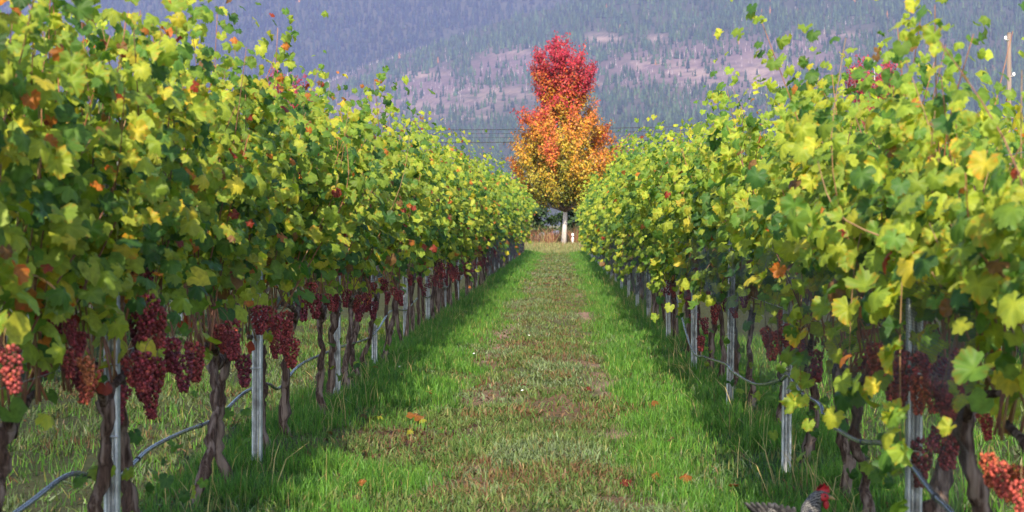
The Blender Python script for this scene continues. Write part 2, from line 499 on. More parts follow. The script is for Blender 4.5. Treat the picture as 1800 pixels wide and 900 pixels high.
def forest():
    n = 150000
    u = RG.uniform(-350, 2250, n); v = RG.uniform(-70, 345, n)
    t = (VY - v) / FPX
    y = near_Y(u, t); s = (y - Y0) / (Y1 - Y0)
    e = (VY - np.interp(u, SK_U, SK_V)) / FPX
    cl = sstep(0.30, 0.62, fbm(u / 34, v / 15, 91))
    x, y, z = near_hill(u, s)
    v2 = VY - (z - EYE) / y * FPX
    den = 0.28 + 0.72 * cl
    den = den * (1 - 0.93 * blob(u, v2, BURN) * sstep(0.25, 0.5, fbm(u / 26, v2 / 7, 71))) * (1 - 0.97 * blob(u, v2, TAN))
    den = np.maximum(den, 0.9 * np.exp(-((v2 - np.interp(u, SK_U, SK_V) - 18) / 20) ** 2) * sstep(560, 640, u))
    k = (t < e - 0.0008) & (RG.random(n) < den * 0.62)
    x, y, z = x[k], y[k], z[k]; m = len(x)
    h = RG.uniform(15, 29, m) * (0.8 + 0.4 * RG.random(m)) * np.clip(y / 4900, .62, 1)
    base = np.array([(0.032, 0.058, 0.028), (0.022, 0.040, 0.022), (0.045, 0.07, 0.03)])[RG.integers(0, 3, m)] * RG.uniform(0.6, 1.3, (m, 1))
    odd = RG.random(m) < 0.002
    base[odd] = (0.20, 0.09, 0.03)
    A = conifers(x, y, z, h, base, RG)
    # the hillside behind the spur
    n = 45000
    u = RG.uniform(-500, 1350, n); s = RG.random(n)
    x, y, z = far_hill(u, s)
    v = VY - (z - EYE) / y * FPX
    k = (v < np.interp(u, SK_U, SK_V) + 25) & (v > -60) & (RG.random(n) < 0.5 + 0.5 * sstep(0.3, 0.5, fbm(u / 20, v / 12, 95)))
    x, y, z = x[k], y[k], z[k]; m2 = len(x)
    h = RG.uniform(20, 36, m2)
    b2 = np.array([(0.014, 0.028, 0.020), (0.024, 0.038, 0.022)])[RG.integers(0, 2, m2)] * RG.uniform(0.6, 1.3, (m2, 1))
    odd = RG.random(m2) < 0.002
    b2[odd] = (0.30, 0.13, 0.03)
    B = conifers(x, y, z, h, b2, RG)
    me = mesh('forest', np.vstack([A[0], B[0]]), np.vstack([A[1], B[1] + len(A[0])]), np.vstack([A[2], B[2]]), M['tree'])
    obj('forest', me, kind='stuff', label='hazy blue-green conifer forest covering the mountainside')
    # grey dead trunks standing over the burnt slopes
    n = 26000
    u = RG.uniform(-100, 2000, n); v = RG.uniform(-20, 300, n); t = (VY - v) / FPX
    y = near_Y(u, t); x, y, z = near_hill(u, (y - Y0) / (Y1 - Y0)); v2 = VY - (z - EYE) / y * FPX
    k = RG.random(n) < 0.5 * blob(u, v2, BURN) * (1 - 0.7 * blob(u, v2, TAN)) * sstep(0.3, 0.55, fbm(u / 30, v2 / 12, 97)) + 0.015
    x, y, z = x[k], y[k], z[k]; m = len(x)
    h = RG.uniform(8, 19, m); r = RG.uniform(0.5, 1.0, m)
    T = np.array([(1, 0, 0), (-.5, .87, 0), (-.5, -.87, 0), (0, 0, 1)])
    V = np.stack([x[:, None] + T[:, 0] * r[:, None], y[:, None] + T[:, 1] * r[:, None], z[:, None] - 1 + T[:, 2] * h[:, None]], -1)
    F = (np.array([(0, 1, 3), (1, 2, 3), (2, 0, 3)])[None] + (np.arange(m) * 4)[:, None, None]).reshape(-1, 3)
    c = np.array([(0.26, 0.21, 0.21), (0.15, 0.115, 0.12), (0.36, 0.31, 0.29)])[RG.integers(0, 3, m)]
    obj('dead_forest', mesh('dead_forest', V.reshape(-1, 3), F, np.repeat(c, 4, 0), M['tree']), kind='stuff', label='grey burnt tree trunks standing on the bare mountain slope')


forest()

# ------------------------------------------------------------------ grape leaves
LEAF_TAB = [(0, 1.0), (9, .90), (15, .92), (24, .80), (30, .74), (40, .84), (47, .84), (53, .96), (60, .86), (68, .86), (80, .76), (92, .82), (100, .80), (112, .90), (122, .80), (136, .80), (150, .76), (164, .62), (176, .16)]


def leaf_template(angles, mid, curl=0.22, wave=0.10, seed=0, fold=.16):
    """a lobed, toothed vine leaf in the xy plane: stalk at the origin, tip at -y, slightly cupped"""
    rg = np.random.default_rng(seed)
    a = np.array(angles, float); r = np.interp(np.abs(a), [p[0] for p in LEAF_TAB], [p[1] for p in LEAF_TAB])
    r = r * (1 + 0.08 * rg.standard_normal(len(a)))
    n = len(a); ar = np.radians(a)
    rim = np.stack([np.sin(ar) * r * 0.95, -np.cos(ar) * r, np.zeros(n)], -1)
    V = [np.zeros((1, 3))]; F = []
    if mid:
        V.append(rim * 0.55); V.append(rim)
        for i in range(n - 1): F += [(0, 1 + i, 2 + i), (1 + i, 1 + n + i, 2 + n + i), (1 + i, 2 + n + i, 2 + i)]
    else:
        V.append(rim)
        for i in range(n - 1): F.append((0, 1 + i, 2 + i))
    V = np.vstack(V)
    rr = np.hypot(V[:, 0], V[:, 1])
    V[:, 2] = fold * np.abs(V[:, 0]) - curl * rr ** 2 + wave * np.sin(np.arctan2(V[:, 0], V[:, 1]) * 5 + rg.random() * 6) * rr
    V[:, 1] += 0.0
    fac = np.ones((len(V), 3)); fac[0] = (1.3, 1.22, 1.0)
    if mid:
        vein = np.isin(np.abs(a), (0, 53, 112))
        fac[1:1 + n] = np.where(vein[:, None], (1.18, 1.12, 1.0), (0.9, 0.95, 0.92)); fac[1 + n:] *= rg.uniform(0.8, 1.15, (n, 1))
        if seed % 2:
            brown = rg.random(n) < .3
            fac[1 + n:][brown] = (1.5, .75, .6)
    return V, np.array(F), fac


ANG_HI = [-176, -164, -150, -136, -122, -112, -100, -92, -80, -68, -60, -53, -47, -40, -30, -24, -15, -9, 0, 9, 15, 24, 30, 40, 47, 53, 60, 68, 80, 92, 100, 112, 122, 136, 150, 164, 176]
ANG_MID = [-170, -140, -112, -82, -53, -30, 0, 30, 53, 82, 112, 140, 170]
ANG_LOW = [-165, -112, -53, 0, 53, 112, 165]
T_HI = [leaf_template(ANG_HI, True, c, w, i, f) for i, (c, w, f) in enumerate([(.25, .07, .16), (.10, .14, .55), (.45, .10, .05), (-.2, .16, .3), (.65, .08, .25), (.2, .22, .8), (.5, .16, -.4), (.3, .10, .1)])]
T_MID = [leaf_template(ANG_MID, False, c, .12, i, f) for i, (c, f) in enumerate([(.25, .2), (.05, .6), (.5, .1), (-.15, .3), (.4, -.3)])]
T_LOW = [leaf_template(ANG_LOW, False, c, .06, i) for i, c in enumerate([.25, .0, .4])]
LEAF_MESH = [mesh('leaf', V * 0.001 * 1000, F, f, M['vine_leaf'], True) for V, F, f in T_HI]

PAL = np.array([(0.038, 0.095, 0.024), (0.076, 0.155, 0.027), (0.158, 0.225, 0.030), (0.250, 0.298, 0.036), (0.38, 0.328, 0.036), (0.34, 0.12, 0.025), (0.20, 0.035, 0.02), (0.16, 0.085, 0.035)])


def leaf_cols(n, rng, w, bias):
    w = np.asarray(w, float); w = w / w.sum()
    k = rng.choice(len(PAL), n, p=w)
    c = PAL[k] * rng.uniform(0.75, 1.25, (n, 1))
    j = np.clip(k + rng.choice([-1, 0, 1], n), 0, 4)
    f = rng.random((n, 1)) * 0.4 * (k < 5)[:, None]
    c = c * (1 - f) + PAL[j] * f
    return c * bias


def frames(n_vec, t_hint):
    n = n_vec / (np.linalg.norm(n_vec, axis=1)[:, None] + 1e-9)
    t = t_hint - (t_hint * n).sum(1)[:, None] * n
    t /= np.linalg.norm(t, axis=1)[:, None] + 1e-9
    return np.cross(t, n) * -1, -t, n        # x axis, y axis (tip points along -y), normal


def merge_leaves(P, X, Y, Z, L, C, temps, rng):
    """many leaves as one mesh"""
    k = rng.integers(0, len(temps), len(P)); Vs, Fs, Cs = [], [], []; off = 0
    for i, (V, F, f) in enumerate(temps):
        m = k == i
        if not m.any(): continue
        A = P[m][:, None] + L[m][:, None, None] * (V[None, :, 0:1] * X[m][:, None] + V[None, :, 1:2] * Y[m][:, None] + V[None, :, 2:3] * Z[m][:, None])
        nn = m.sum()
        Vs.append(A.reshape(-1, 3)); Fs.append((F[None] + (np.arange(nn) * len(V))[:, None, None]).reshape(-1, 3) + off)
        Cs.append((C[m][:, None] * f[None]).reshape(-1, 3)); off += nn * len(V)
    return np.vstack(Vs), np.vstack(Fs), np.vstack(Cs)


# ------------------------------------------------------------------ grape bunches
def ico():
    p = (1 + 5 ** .5) / 2
    V = np.array([(-1, p, 0), (1, p, 0), (-1, -p, 0), (1, -p, 0), (0, -1, p), (0, 1, p), (0, -1, -p), (0, 1, -p), (p, 0, -1), (p, 0, 1), (-p, 0, -1), (-p, 0, 1)], float)
    V /= np.linalg.norm(V[0])
    F = [(0, 11, 5), (0, 5, 1), (0, 1, 7), (0, 7, 10), (0, 10, 11), (1, 5, 9), (5, 11, 4), (11, 10, 2), (10, 7, 6), (7, 1, 8), (3, 9, 4), (3, 4, 2), (3, 2, 6), (3, 6, 8), (3, 8, 9), (4, 9, 5), (2, 4, 11), (6, 2, 10), (8, 6, 7), (9, 8, 1)]
    return V, np.array(F)


def ico2():
    V, F = ico(); V = [tuple(v) for v in V]; mid = {}; out = []
    def md(a, b):
        k = (min(a, b), max(a, b))
        if k not in mid:
            v = np.array(V[a]) + np.array(V[b]); v /= np.linalg.norm(v); V.append(tuple(v)); mid[k] = len(V) - 1
        return mid[k]
    for a, b, c in F:
        x, y, z = md(a, b), md(b, c), md(c, a); out += [(a, x, z), (b, y, x), (c, z, y), (x, y, z)]
    return np.array(V), np.array(out)


I1, I2 = ico(), ico2()


def bunch(seed, fine=True):
    rg = np.random.default_rng(seed)
    V0, F0 = I2 if fine else I1
    n = 112 if fine else 40
    Ln = rg.uniform(0.14, 0.19); W = rg.uniform(0.038, 0.05)
    shoulder = rg.uniform(-1, 1) * 0.03
    Vs, Fs, Cs = [], [], []
    for i in range(n):
        t = (i + rg.random()) / n
        r = W * (1.15 - 0.75 * t) * (0.5 + 0.5 * min(1, t * 8)) * rg.uniform(0.6, 1.15)
        a = i * 2.399 + rg.random() * .6
        br = rg.uniform(0.0070, 0.0093) * (1 if fine else 1.35)
        c = np.array((r * math.cos(a) + shoulder * max(0, .35 - t) * 2.5, r * math.sin(a), -0.02 - t * Ln))
        Vs.append(V0 * br * (1, 1, 1.06) + c); Fs.append(F0 + i * len(V0))
        Cs.append(np.tile(np.array((1, 1, 1)) * rg.uniform(0.35, 1.35) * (1 + rg.uniform(-.1, .1, 3)) * ((1.4, 1.9, 1.1) if rg.random() < .07 else 1), (len(V0), 1)))
    return mesh('grape_cluster', np.vstack(Vs), np.vstack(Fs), np.vstack(Cs), M['grape'], True)


BUNCH = [bunch(i) for i in range(7)]
BUNCH_LO = [bunch(40 + i, False) for i in range(4)]
GRAPE_COL = [(0.175, 0.026, 0.032), (0.215, 0.036, 0.034), (0.125, 0.020, 0.030), (0.27, 0.055, 0.034), (0.30, 0.090, 0.036)]  # last entry, orange: sunlight on the berries put into their colour

# ------------------------------------------------------------------ vines
HEN = 'beside the hen'
count = {'leaf': 0}


def make_vine(x0, y, H, side, rng, wts, lo, near, label, group, n_leaf, drop=0, lean=(0, 0), bottom=0.95, bias=1.0, size=1.0, trunk_h=None, thick=None, tall=0):
    """side: +1 when the lane is on the vine's +x side. near: 2 fine leaves, 1 middling, 0 coarse. n_leaf: leaves built as objects of their own"""
    z0 = float(gz(x0, y))
    root = thing('grapevine', label, 'grapevine', (x0, y, z0 - 0.01), group)
    thick = thick or rng.uniform(.019, .030); lean = (lean[0] + rng.normal(0, .035), lean[1] + rng.normal(0, .09))
    th = trunk_h or rng.uniform(0.60, 0.74)
    # trunk: gnarled, with a knobbly head
    npt = 22 if near == 2 else 7
    t = np.linspace(0, 1, npt)
    wob = np.cumsum(rng.standard_normal((npt, 2)) * (0.009 if near == 2 else .012), 0)
    px = lean[0] * t ** 1.4 + wob[:, 0] * (t > 0); py = lean[1] * t ** 1.2 + rng.uniform(-.10, .10) * t + wob[:, 1]
    P = np.stack([px, py, -0.03 + (th + 0.03) * t ** (1 if abs(lean[0]) + abs(lean[1]) < .25 else 1.5)], -1)
    rad = thick * (1.25 - 0.5 * t + 0.35 * np.exp(-(t / 0.08) ** 2) + 0.55 * np.exp(-((t - 0.97) / 0.07) ** 2)) * (1 + 0.12 * rng.standard_normal(npt))
    obj('trunk', tube_mesh('trunk', P, rad, M['bark'], 14 if near == 2 else 6, rough=0.22, rng=rng), root)
    head = P[-1]
    # cordon arms along the wire
    for s in (-1, 1):
        L = rng.uniform(0.26, 0.42)
        A = smooth_path([head - (0, 0, .03), head + (0.01, s * .10, .05), head + (rng.uniform(-.03, .03), s * L, .09)], 8)
        if near >= 1: obj('arm', tube_mesh('arm', A, np.linspace(.022, .011, 8) * (1 + .15 * rng.standard_normal(8)), M['bark'], 6), root)
    # shoots
    ns = {2: 21, 1: 16, 0: 10}[near] + drop + tall
    step = {2: 0.042, 1: 0.052, 0: 0.075}[near]
    PP, SD = [], []
    canes = 0
    for k in range(ns):
        dr = k < drop; tl = drop <= k < drop + tall
        sy = rng.uniform(-.5, .5); top = H + rng.normal(0, .16 if near == 2 else .22) - z0
        if tl: top = H + rng.uniform(.22, .42 if near == 2 else .6)
        b = np.array((head[0] * .6 + rng.uniform(-.06, .06), head[1] * .6 + sy * .85, th + 0.06))
        xs = rng.normal(0, .14)
        if dr:
            out = side * rng.uniform(.22, .38); hm = rng.uniform(1.1, 1.5)
            pts = [b, (b[0] + out * .4, b[1] + rng.uniform(-.1, .1), hm), (b[0] + out, b[1] + rng.uniform(-.15, .15), hm * .85), (b[0] + out * 1.15, b[1] + rng.uniform(-.2, .2), rng.uniform(.42, .8))]
        else:
            pts = [b, (xs * .5, b[1] + rng.normal(0, .06), th + .45), (xs, b[1] + rng.normal(0, .12), (th + top) / 2 + .2), (xs * 1.3 + rng.normal(0, .08), b[1] + rng.normal(0, .2), top)]
            if rng.random() < .35 and not tl and near < 2: pts.append((xs * 1.3 + side * rng.uniform(.05, .3), b[1] + rng.normal(0, .25), top - rng.uniform(0, .25)))
        S = smooth_path(pts, 26)
        if near == 2 or (near == 1 and (k % 2 == 0 or tl)):
            lo_c = np.array([(0.21, 0.085, 0.04), (0.17, 0.10, 0.045), (0.14, 0.06, 0.04)][rng.integers(3)])
            Sx = S[::2]
            obj('cane', tube_mesh('cane', Sx, np.linspace(.0048, .0014, len(Sx)), M['cane'], 5, lo_c), root)
        ln = np.concatenate([[0], np.cumsum(np.linalg.norm(np.diff(S, axis=0), axis=1))])
        d = np.arange(0, ln[-1], step) + rng.random() * step
        q = np.stack([np.interp(d, ln, S[:, i]) for i in range(3)], -1)
        keep = (q[:, 2] > bottom + rng.normal(0, .10, len(q))) | (rng.random(len(q)) < 0.05) | dr
        q = q[keep]
        PP.append(q); SD.append(np.full(len(q), 2 if tl else 1 if dr else 0))
        # side shoots
        m = rng.random(len(q)) < (0.55 if not tl else 0.1)
        PP.append(q[m] + rng.normal(0, .085, (m.sum(), 3)) * (1, 1, .9)); SD.append(np.full(m.sum(), 1 if dr else 0))
    Q = np.vstack(PP); sdk = np.concatenate(SD); n = len(Q)
    sg = np.where(rng.random(n) < 0.5 + 0.45 * np.clip((Q[:, 0]) * side / .15, -1, 1), 1, -1) * side
    pet = np.stack([sg * rng.uniform(.02, .135, n), rng.normal(0, .06, n), rng.normal(.0, .05, n)], -1)
    pet[sdk == 2] *= 0.6
    pet[:, 0] *= np.clip(.35 + .65 * (Q[:, 2] - .85) / .5, .35, 1)
    Pl = Q + pet
    up = rng.normal(.55, .35, n)
    nv = np.stack([sg * rng.uniform(.15, .95, n), rng.normal(-.55, .45, n), up], -1)
    th_ = np.stack([sg * rng.uniform(0, .6, n), rng.normal(0, .55, n), np.full(n, -1.0)], -1)
    X, Y, Z = frames(nv, th_)
    topf = np.clip((Pl[:, 2] - 1.0) / max(H - 1.0, .5), 0, 1.1)
    L = rng.uniform(.029, .064, n) * (.9 if y < 8 else 1) * (1.08 - .35 * topf ** 3) * size * {2: 1.0, 1: 1.10, 0: 1.5}[near]
    C = leaf_cols(n, rng, wts, bias)
    L = L * np.where((C[:, 0] > C[:, 1] * 1.5), .72, 1)
    # leaves low in the fruit zone have turned
    turn = (Pl[:, 2] < 1.15) & (rng.random(n) < .07)
    C[turn] = PAL[rng.choice([4, 5, 6, 7, 7, 3], turn.sum())]
    # which leaves show largest from the lane
    own = np.zeros(n, bool)
    if n_leaf:
        score = Pl[:, 0] * side - 0.10 * np.abs(Pl[:, 1]) + rng.normal(0, .05, n) + (sdk > 0) * .25 + (Pl[:, 2] > H - .15) * .15
        own[np.argsort(-score)[:n_leaf]] = True
    for i in np.nonzero(own)[0]:
        o = bpy.data.objects.new('leaf', LEAF_MESH[rng.integers(len(LEAF_MESH))])
        COL.objects.link(o); o.parent = root
        mtx = np.eye(4); mtx[:3, 0] = X[i] * L[i]; mtx[:3, 1] = Y[i] * L[i]; mtx[:3, 2] = Z[i] * L[i]; mtx[:3, 3] = Pl[i]
        o.matrix_basis = Matrix(mtx.tolist()); o.color = (*C[i], 1)
    count['leaf'] += int(own.sum())
    r = ~own
    V, F, Cc = merge_leaves(Pl[r], X[r], Y[r], Z[r], L[r], C[r], T_MID if near else T_LOW, rng)
    obj('foliage', mesh('foliage', V, F, Cc, M['vine_leaf']), root, kind='stuff')
    return root, head


W_L = [11, 19, 31, 29, 3.6, 3.0, 1.6, 2.2]     # row across the lane: deeper green
W_R = [9, 20, 36, 30, 2.6, 1.3, 0.5, 0.7]     # row beside the hen: paler green
vL = [4.25, 5.15, 6.04, 6.8, 7.7, 8.5, 9.42, 10.3, 11.3, 12.3]
while vL[-1] < ROW_END - .9: vL.append(vL[-1] + .92)
vR = [4.35, 5.2, 6.1, 7.15, 8.0, 9.25, 10.5, 11.8]
while vR[-1] < ROW_END - 1: vR.append(vR[-1] + 1.0)
topL = lambda y: np.interp(y, [4, 6.9, 8.4, 10.5, 12.5, 15.3, 19.8, 26, 47, 70], [2.15, 2.0, 1.98, 2.04, 2.08, 2.03, 2.0, 2.18, 2.32, 2.3])
topR = lambda y: np.interp(y, [4.4, 5.2, 6.1, 8.3, 11, 13.7, 23.5, 31, 45, 70], [1.52, 1.66, 1.84, 1.80, 1.93, 1.96, 2.22, 2.24, 2.1, 2.1])

vines_L, vines_R = [], []
GL = 'grapevines of the row across the lane from the hen'
GR = 'grapevines of the row beside the hen'


def quota(y): return 230 if y < 10 else 150 if y < 15 else 90 if y < 22 else 45 if y < 30 else 0


ORD = ['first', 'second', 'third', 'fourth', 'fifth', 'sixth', 'seventh', 'eighth', 'ninth', 'tenth', 'eleventh', 'twelfth', 'thirteenth', 'fourteenth', 'fifteenth', 'sixteenth']
for i, y in enumerate(vL):
    rng = np.random.default_rng(100 + i)
    nr = 2 if y < 16 else 1 if y < 34 else 0
    fruit = y < 45
    lab = ('leafy grapevine with dark red bunches and bare trunk, across the lane from the hen' if fruit
           else 'leafy grapevine without visible bunches towards the maple, in the row across from the hen')
    if 3 <= i < 19: lab = f'{ORD[i - 3]} vine beyond the sun-tinted orange bunches, dark red fruit on bare gnarled trunk'
    if abs(y - 6.04) < .1: lab = 'grapevine with sun-tinted orange and crimson bunches above its thick trunk, across from the hen'
    r = make_vine(XL + rng.normal(0, .03), y, float(topL(y)) + rng.normal(0, .05), 1, rng, W_L, 0, nr, lab, GL, quota(y),
                  drop=1 if (y > 20 and rng.random() < .25) else 0, bottom=1.04 if y < 20 else .86, tall=1 if (rng.random() < .35 or abs(y - 13.2) < .3) else 0, bias=np.array((1, 1, 1)) * rng.uniform(.9, 1.1))
    vines_L.append((y, *r))
for i, y in enumerate(vR):
    rng = np.random.default_rng(400 + i)
    nr = 2 if y < 16 else 1 if y < 34 else 0
    lab = ('pale green grapevine with red bunches and hanging shoots, in the row beside the hen' if y < 30
           else 'leafy pale green grapevine without visible bunches, in the row beside the hen')
    if 3 <= i < 19: lab = f'{ORD[i - 3]} pale green vine beyond the crooked-trunk vine beside the hen'
    ln = (0, 0); tk = None
    if abs(y - 6.1) < .1:
        lab = 'grapevine with thick crooked leaning trunk behind the steel post, beside the hen'; ln = (0.30, .12); tk = .04
    r = make_vine(XR + (0 if ln == (0, 0) else -.12) + rng.normal(0, .03), y, float(topR(y)) + rng.normal(0, .04), -1, rng, W_R, 0, nr, lab, GR, quota(y),
                  drop=int(rng.random() < (.3 if y < 25 else .6)), lean=ln, thick=tk, bottom=1.06 if y < 10 else .92 if y < 16 else .76,
                  tall=2 if (y < 6.2) else 1 if rng.random() < .3 else 0, bias=np.array((1.05, 1.05, 1)) * rng.uniform(.92, 1.1))
    vines_R.append((y, *r))
for x0, lst, nm in ((XL2, np.arange(9, 52, 1.0), 'across the far alley behind the dark-fruited row'), (XR2, np.arange(7, 46, 1.0), 'in the next row behind the netted vines')):
    for i, y in enumerate(lst):
        rng = np.random.default_rng(int(700 + i + 100 * (x0 > 0)))
        make_vine(x0, float(y), 2.25, 1 if x0 < 0 else -1, rng, W_L, 0, 0, 'shaded grapevine ' + nm, 'grapevines of the outer rows', 0, drop=1, bottom=.85)

# bunches: (photo x, photo y, colour) on the fruit plane of each row
BL = [(8, 640, 1), (120, 590, 0), (140, 610, 0), (118, 640, 1), (150, 655, 4), (165, 668, 3), (252, 490, 0), (262, 540, 0), (272, 560, 1), (258, 640, 0), (275, 650, 1), (262, 690, 0), (305, 615, 0), (318, 640, 2),
      (345, 620, 1), (352, 640, 0), (382, 588, 1), (398, 580, 1), (408, 600, 0), (425, 640, 2), (482, 570, 0), (500, 560, 1), (510, 590, 0), (512, 610, 1), (545, 510, 1), (552, 530, 0), (572, 530, 1), (588, 525, 0), (608, 520, 0),
      (632, 530, 1), (648, 525, 0), (655, 540, 2), (678, 500, 0), (690, 515, 1), (700, 520, 0), (735, 495, 0), (745, 505, 2), (770, 490, 0), (783, 492, 2), (800, 478, 0), (812, 470, 2), (818, 480, 0), (848, 458, 0), (856, 465, 2), (880, 455, 2)]
BR = [(1345, 590, 1), (1358, 600, 1), (1372, 595, 0), (1392, 590, 1), (1398, 610, 0), (1376, 560, 3), (1525, 640, 0), (1545, 625, 1), (1555, 650, 1), (1572, 655, 1), (1582, 670, 0), (1590, 630, 0), (1605, 640, 0), (1618, 690, 3), (1636, 690, 1), (1630, 650, 0),
      (1650, 700, 0), (1672, 665, 1), (1690, 640, 1), (1690, 690, 0), (1675, 720, 0), (1738, 830, 3), (1752, 845, 1), (1785, 850, 3), (1795, 880, 1), (1622, 790, 2), (1200, 508, 0), (1212, 515, 0), (1206, 525, 2), (1180, 512, 1), (1165, 515, 0), (1172, 500, 2),
      (1258, 545, 1), (1285, 540, 0), (1220, 560, 1), (1232, 600, 1), (1140, 500, 0), (1125, 490, 2)]


def hang(vines, p, ci, fine, rng):
    v = min(vines, key=lambda q: abs(q[0] - p[1]))
    rt = v[1]
    me = (BUNCH if fine else BUNCH_LO)[rng.integers(len(BUNCH if fine else BUNCH_LO))]
    o = obj('grape_cluster', me, rt, Vector(p) - rt.location, kind='stuff')
    o.rotation_euler = (rng.normal(0, .15), rng.normal(0, .15), rng.random() * 6.28)
    s = rng.uniform(.62, .98) * (.78 if p[1] < 5.7 else 1); o.scale = (s, s, s)
    o.color = (*(np.array(GRAPE_COL[ci]) * rng.uniform(.85, 1.15) * ((1.25, 1.3, 1.0) if p[0] > 0 and p[1] < 12 else 1)), 1)
    st = tube_mesh('stalk', smooth_path([(0, 0, -.05), (0.004, 0, .0), (-.02, 0.01, .05)], 5), .0018, M['cane'], 4, (.2, .12, .05))
    obj('stalk', st, o)


rng = np.random.default_rng(55)
for (px, py, c) in BL:
    p = at(px, py, XL + rng.uniform(.08, .22)); hang(vines_L, (p.x, p.y, p.z + .06), c, p.y < 18, rng)
    if c != 4 and rng.random() < .45: hang(vines_L, (p.x - .09, p.y + rng.uniform(-.12, .12), p.z + .06 + rng.uniform(-.07, .07)), rng.integers(0, 3), p.y < 18, rng)
for (px, py, c) in BR:
    p = at(px, py, XR - rng.uniform(.06, .20)); hang(vines_R, (p.x, p.y, p.z + .06), c, p.y < 18, rng)
    if rng.random() < .5: hang(vines_R, (p.x + .08, p.y + rng.uniform(-.1, .1), p.z + .06 + rng.uniform(-.07, .07)), rng.integers(0, 3), p.y < 18, rng)
for y in np.arange(20, 44, .55):
    hang(vines_L, (XL + rng.uniform(.05, .25), y + rng.uniform(-.2, .2), rng.uniform(.68, .95)), int(rng.integers(0, 3)), False, rng)

# suckers: small leafy sprouts low on some trunks
for (vs, idx) in ((vines_L, [2, 3, 5, 9, 12]), (vines_R, [2, 3, 4, 5, 6, 7, 9, 11])):
    for k in idx:
        rt = vs[k][1]; rng = np.random.default_rng(900 + k)
        for j in range(9):
            o = obj('leaf', LEAF_MESH[j % len(LEAF_MESH)], rt, (rng.normal(0, .08) + .05 * (1 if vs is vines_L else -1), rng.normal(0, .09), rng.uniform(.15, .5)))
            o.rotation_euler = (R(60) + rng.normal(0, .5), rng.normal(0, .4), rng.normal(0, .8)); s = rng.uniform(.025, .045); o.scale = (s, s, s)
            o.color = (*(PAL[rng.choice([0, 1, 1, 2])] * rng.uniform(.8, 1.2)), 1)

# ------------------------------------------------------------------ trellis posts, wires, hoses, netting
def post_mesh(h):
    """rolled steel section, open towards the camera side, with hooked lips"""
    w, d, l, t = .025, .034, .010, .0032
    out = [(-w, d), (w, d), (w, 0), (w - l, 0), (w - l, t), (w - t, t), (w - t, d - t), (.008, d - t), (.005, d - .012), (-.005, d - .012), (-.008, d - t), (-w + t, d - t), (-w + t, t), (-w + l, t), (-w + l, 0), (-w, 0)]
    n = len(out); m = MB()
    V = np.array([(x, y - d / 2, z) for z in (-.25, h) for x, y in out])
    q = [(i, (i + 1) % n, n + (i + 1) % n, n + i) for i in range(n)]
    m.add(V, q)
    me = m.mesh('post', M['steel'])
    return me


PM = post_mesh(1.62)
clip_m = tube_mesh('wire_clip', smooth_path([(-.034, -.02, 0), (0, -.034, .004), (.034, -.02, 0)], 8), .0035, M['wire'], 5)


def post(x, y, label, group, lean=0.0, clips=True):
    o = thing('trellis_post', label, 'post', (x, y, float(gz(x, y))), group)
    obj('steel_section', PM, o)
    o.rotation_euler = (lean, lean * .6, random.uniform(-.15, .15))
    if clips:
        for z in (.52, .78, 1.15, 1.5): obj('wire_clip', clip_m, o, (0, 0, z))
    return o


for y in [6.17, 9.12, 12.6, 15.9] + list(np.arange(19.1, ROW_END, 3.2)):
    k = int((y - 5.8) / 3.15 + .1); post(XL + (.06 if y < 10 else .03 if y < 13 else -.05), y, f'{ORD[k]} steel trellis post along the row, from the sun-tinted orange bunches onwards' if k < 8 else 'distant galvanised steel post in the vine row across from the hen', 'steel posts of the row across from the hen', random.uniform(-.02, .02), y < 20)
for y in [5.76, 9.0, 12.0, 15.2, 18.8, 23.0] + list(np.arange(26.4, ROW_END, 3.4)):
    k = int(round((y - 5.76) / 3.45)); post(XR - .12, y, f'{ORD[k]} steel trellis post along the row, from the crooked-trunk vine onwards' if k < 6 else 'distant galvanised steel post in the vine row beside the hen', 'steel posts of the row beside the hen', random.uniform(-.02, .03), y < 20)
for x, ys in ((XL2, (9.6, 12.7, 15.8, 18.9, 22, 25)), (XR2, (8.2, 11.3, 14.4, 17.5, 21))):
    for y in ys: post(x, y, 'thin steel post standing in the next vine row', 'steel posts of the outer rows', 0, False)

for x, nm in ((XL, 'across from'), (XR, 'beside')):
    for hz, w in ((.80, 'fruiting'), (1.15, 'lower catch'), (1.5, 'upper catch')):
        ys = np.arange(3.5, ROW_END + 1, 1.6)
        P = np.stack([np.full(len(ys), x), ys, hz + gz(np.full(len(ys), x), ys * 0 + 20) - .015 * np.abs(np.sin(ys))], -1)
        thing('trellis_wire', f'thin grey {w} wire strung along the vine row {nm} the hen', 'wire', group=None, data=tube_mesh('trellis_wire', P, .0016, M['wire'], 4))

# drip hoses
pts = []
for (px, py) in [(1215, 612), (1240, 628), (1275, 640), (1290, 655), (1330, 676), (1372, 668), (1386, 660), (1408, 690), (1440, 710), (1450, 735), (1480, 760), (1512, 776), (1552, 780), (1576, 802), (1600, 816), (1640, 868), (1672, 900), (1720, 960)]:
    pts.append(tuple(at(px, py, XR - .155)))
pts = [(XR - .03, y, .52 + .05 * math.sin(y * 2.1)) for y in np.arange(ROW_END, 18, -1.0)] + pts
hp = smooth_path(pts, 420)
hose = thing('drip_hose', 'shiny black drip hose tied wavily to the posts beside the hen', 'hose', data=tube_mesh('drip_hose', hp, .0095, M['hose'], 8))
for k in range(255, 415, 11):
    a = hp[k]; b = hp[k + 1]; d = (b - a) / np.linalg.norm(b - a)
    obj('hose_clip', tube_mesh('hose_clip', [a - d * .006, a + d * .006], .0125, M['cable'], 8), hose)
pts = [tuple(at(px, py, XL - .03)) for (px, py) in [(-60, 960), (40, 893), (120, 835), (170, 838), (215, 832), (262, 790), (320, 760), (380, 735), (430, 690), (470, 675), (492, 682), (530, 640), (600, 610), (655, 590)]]
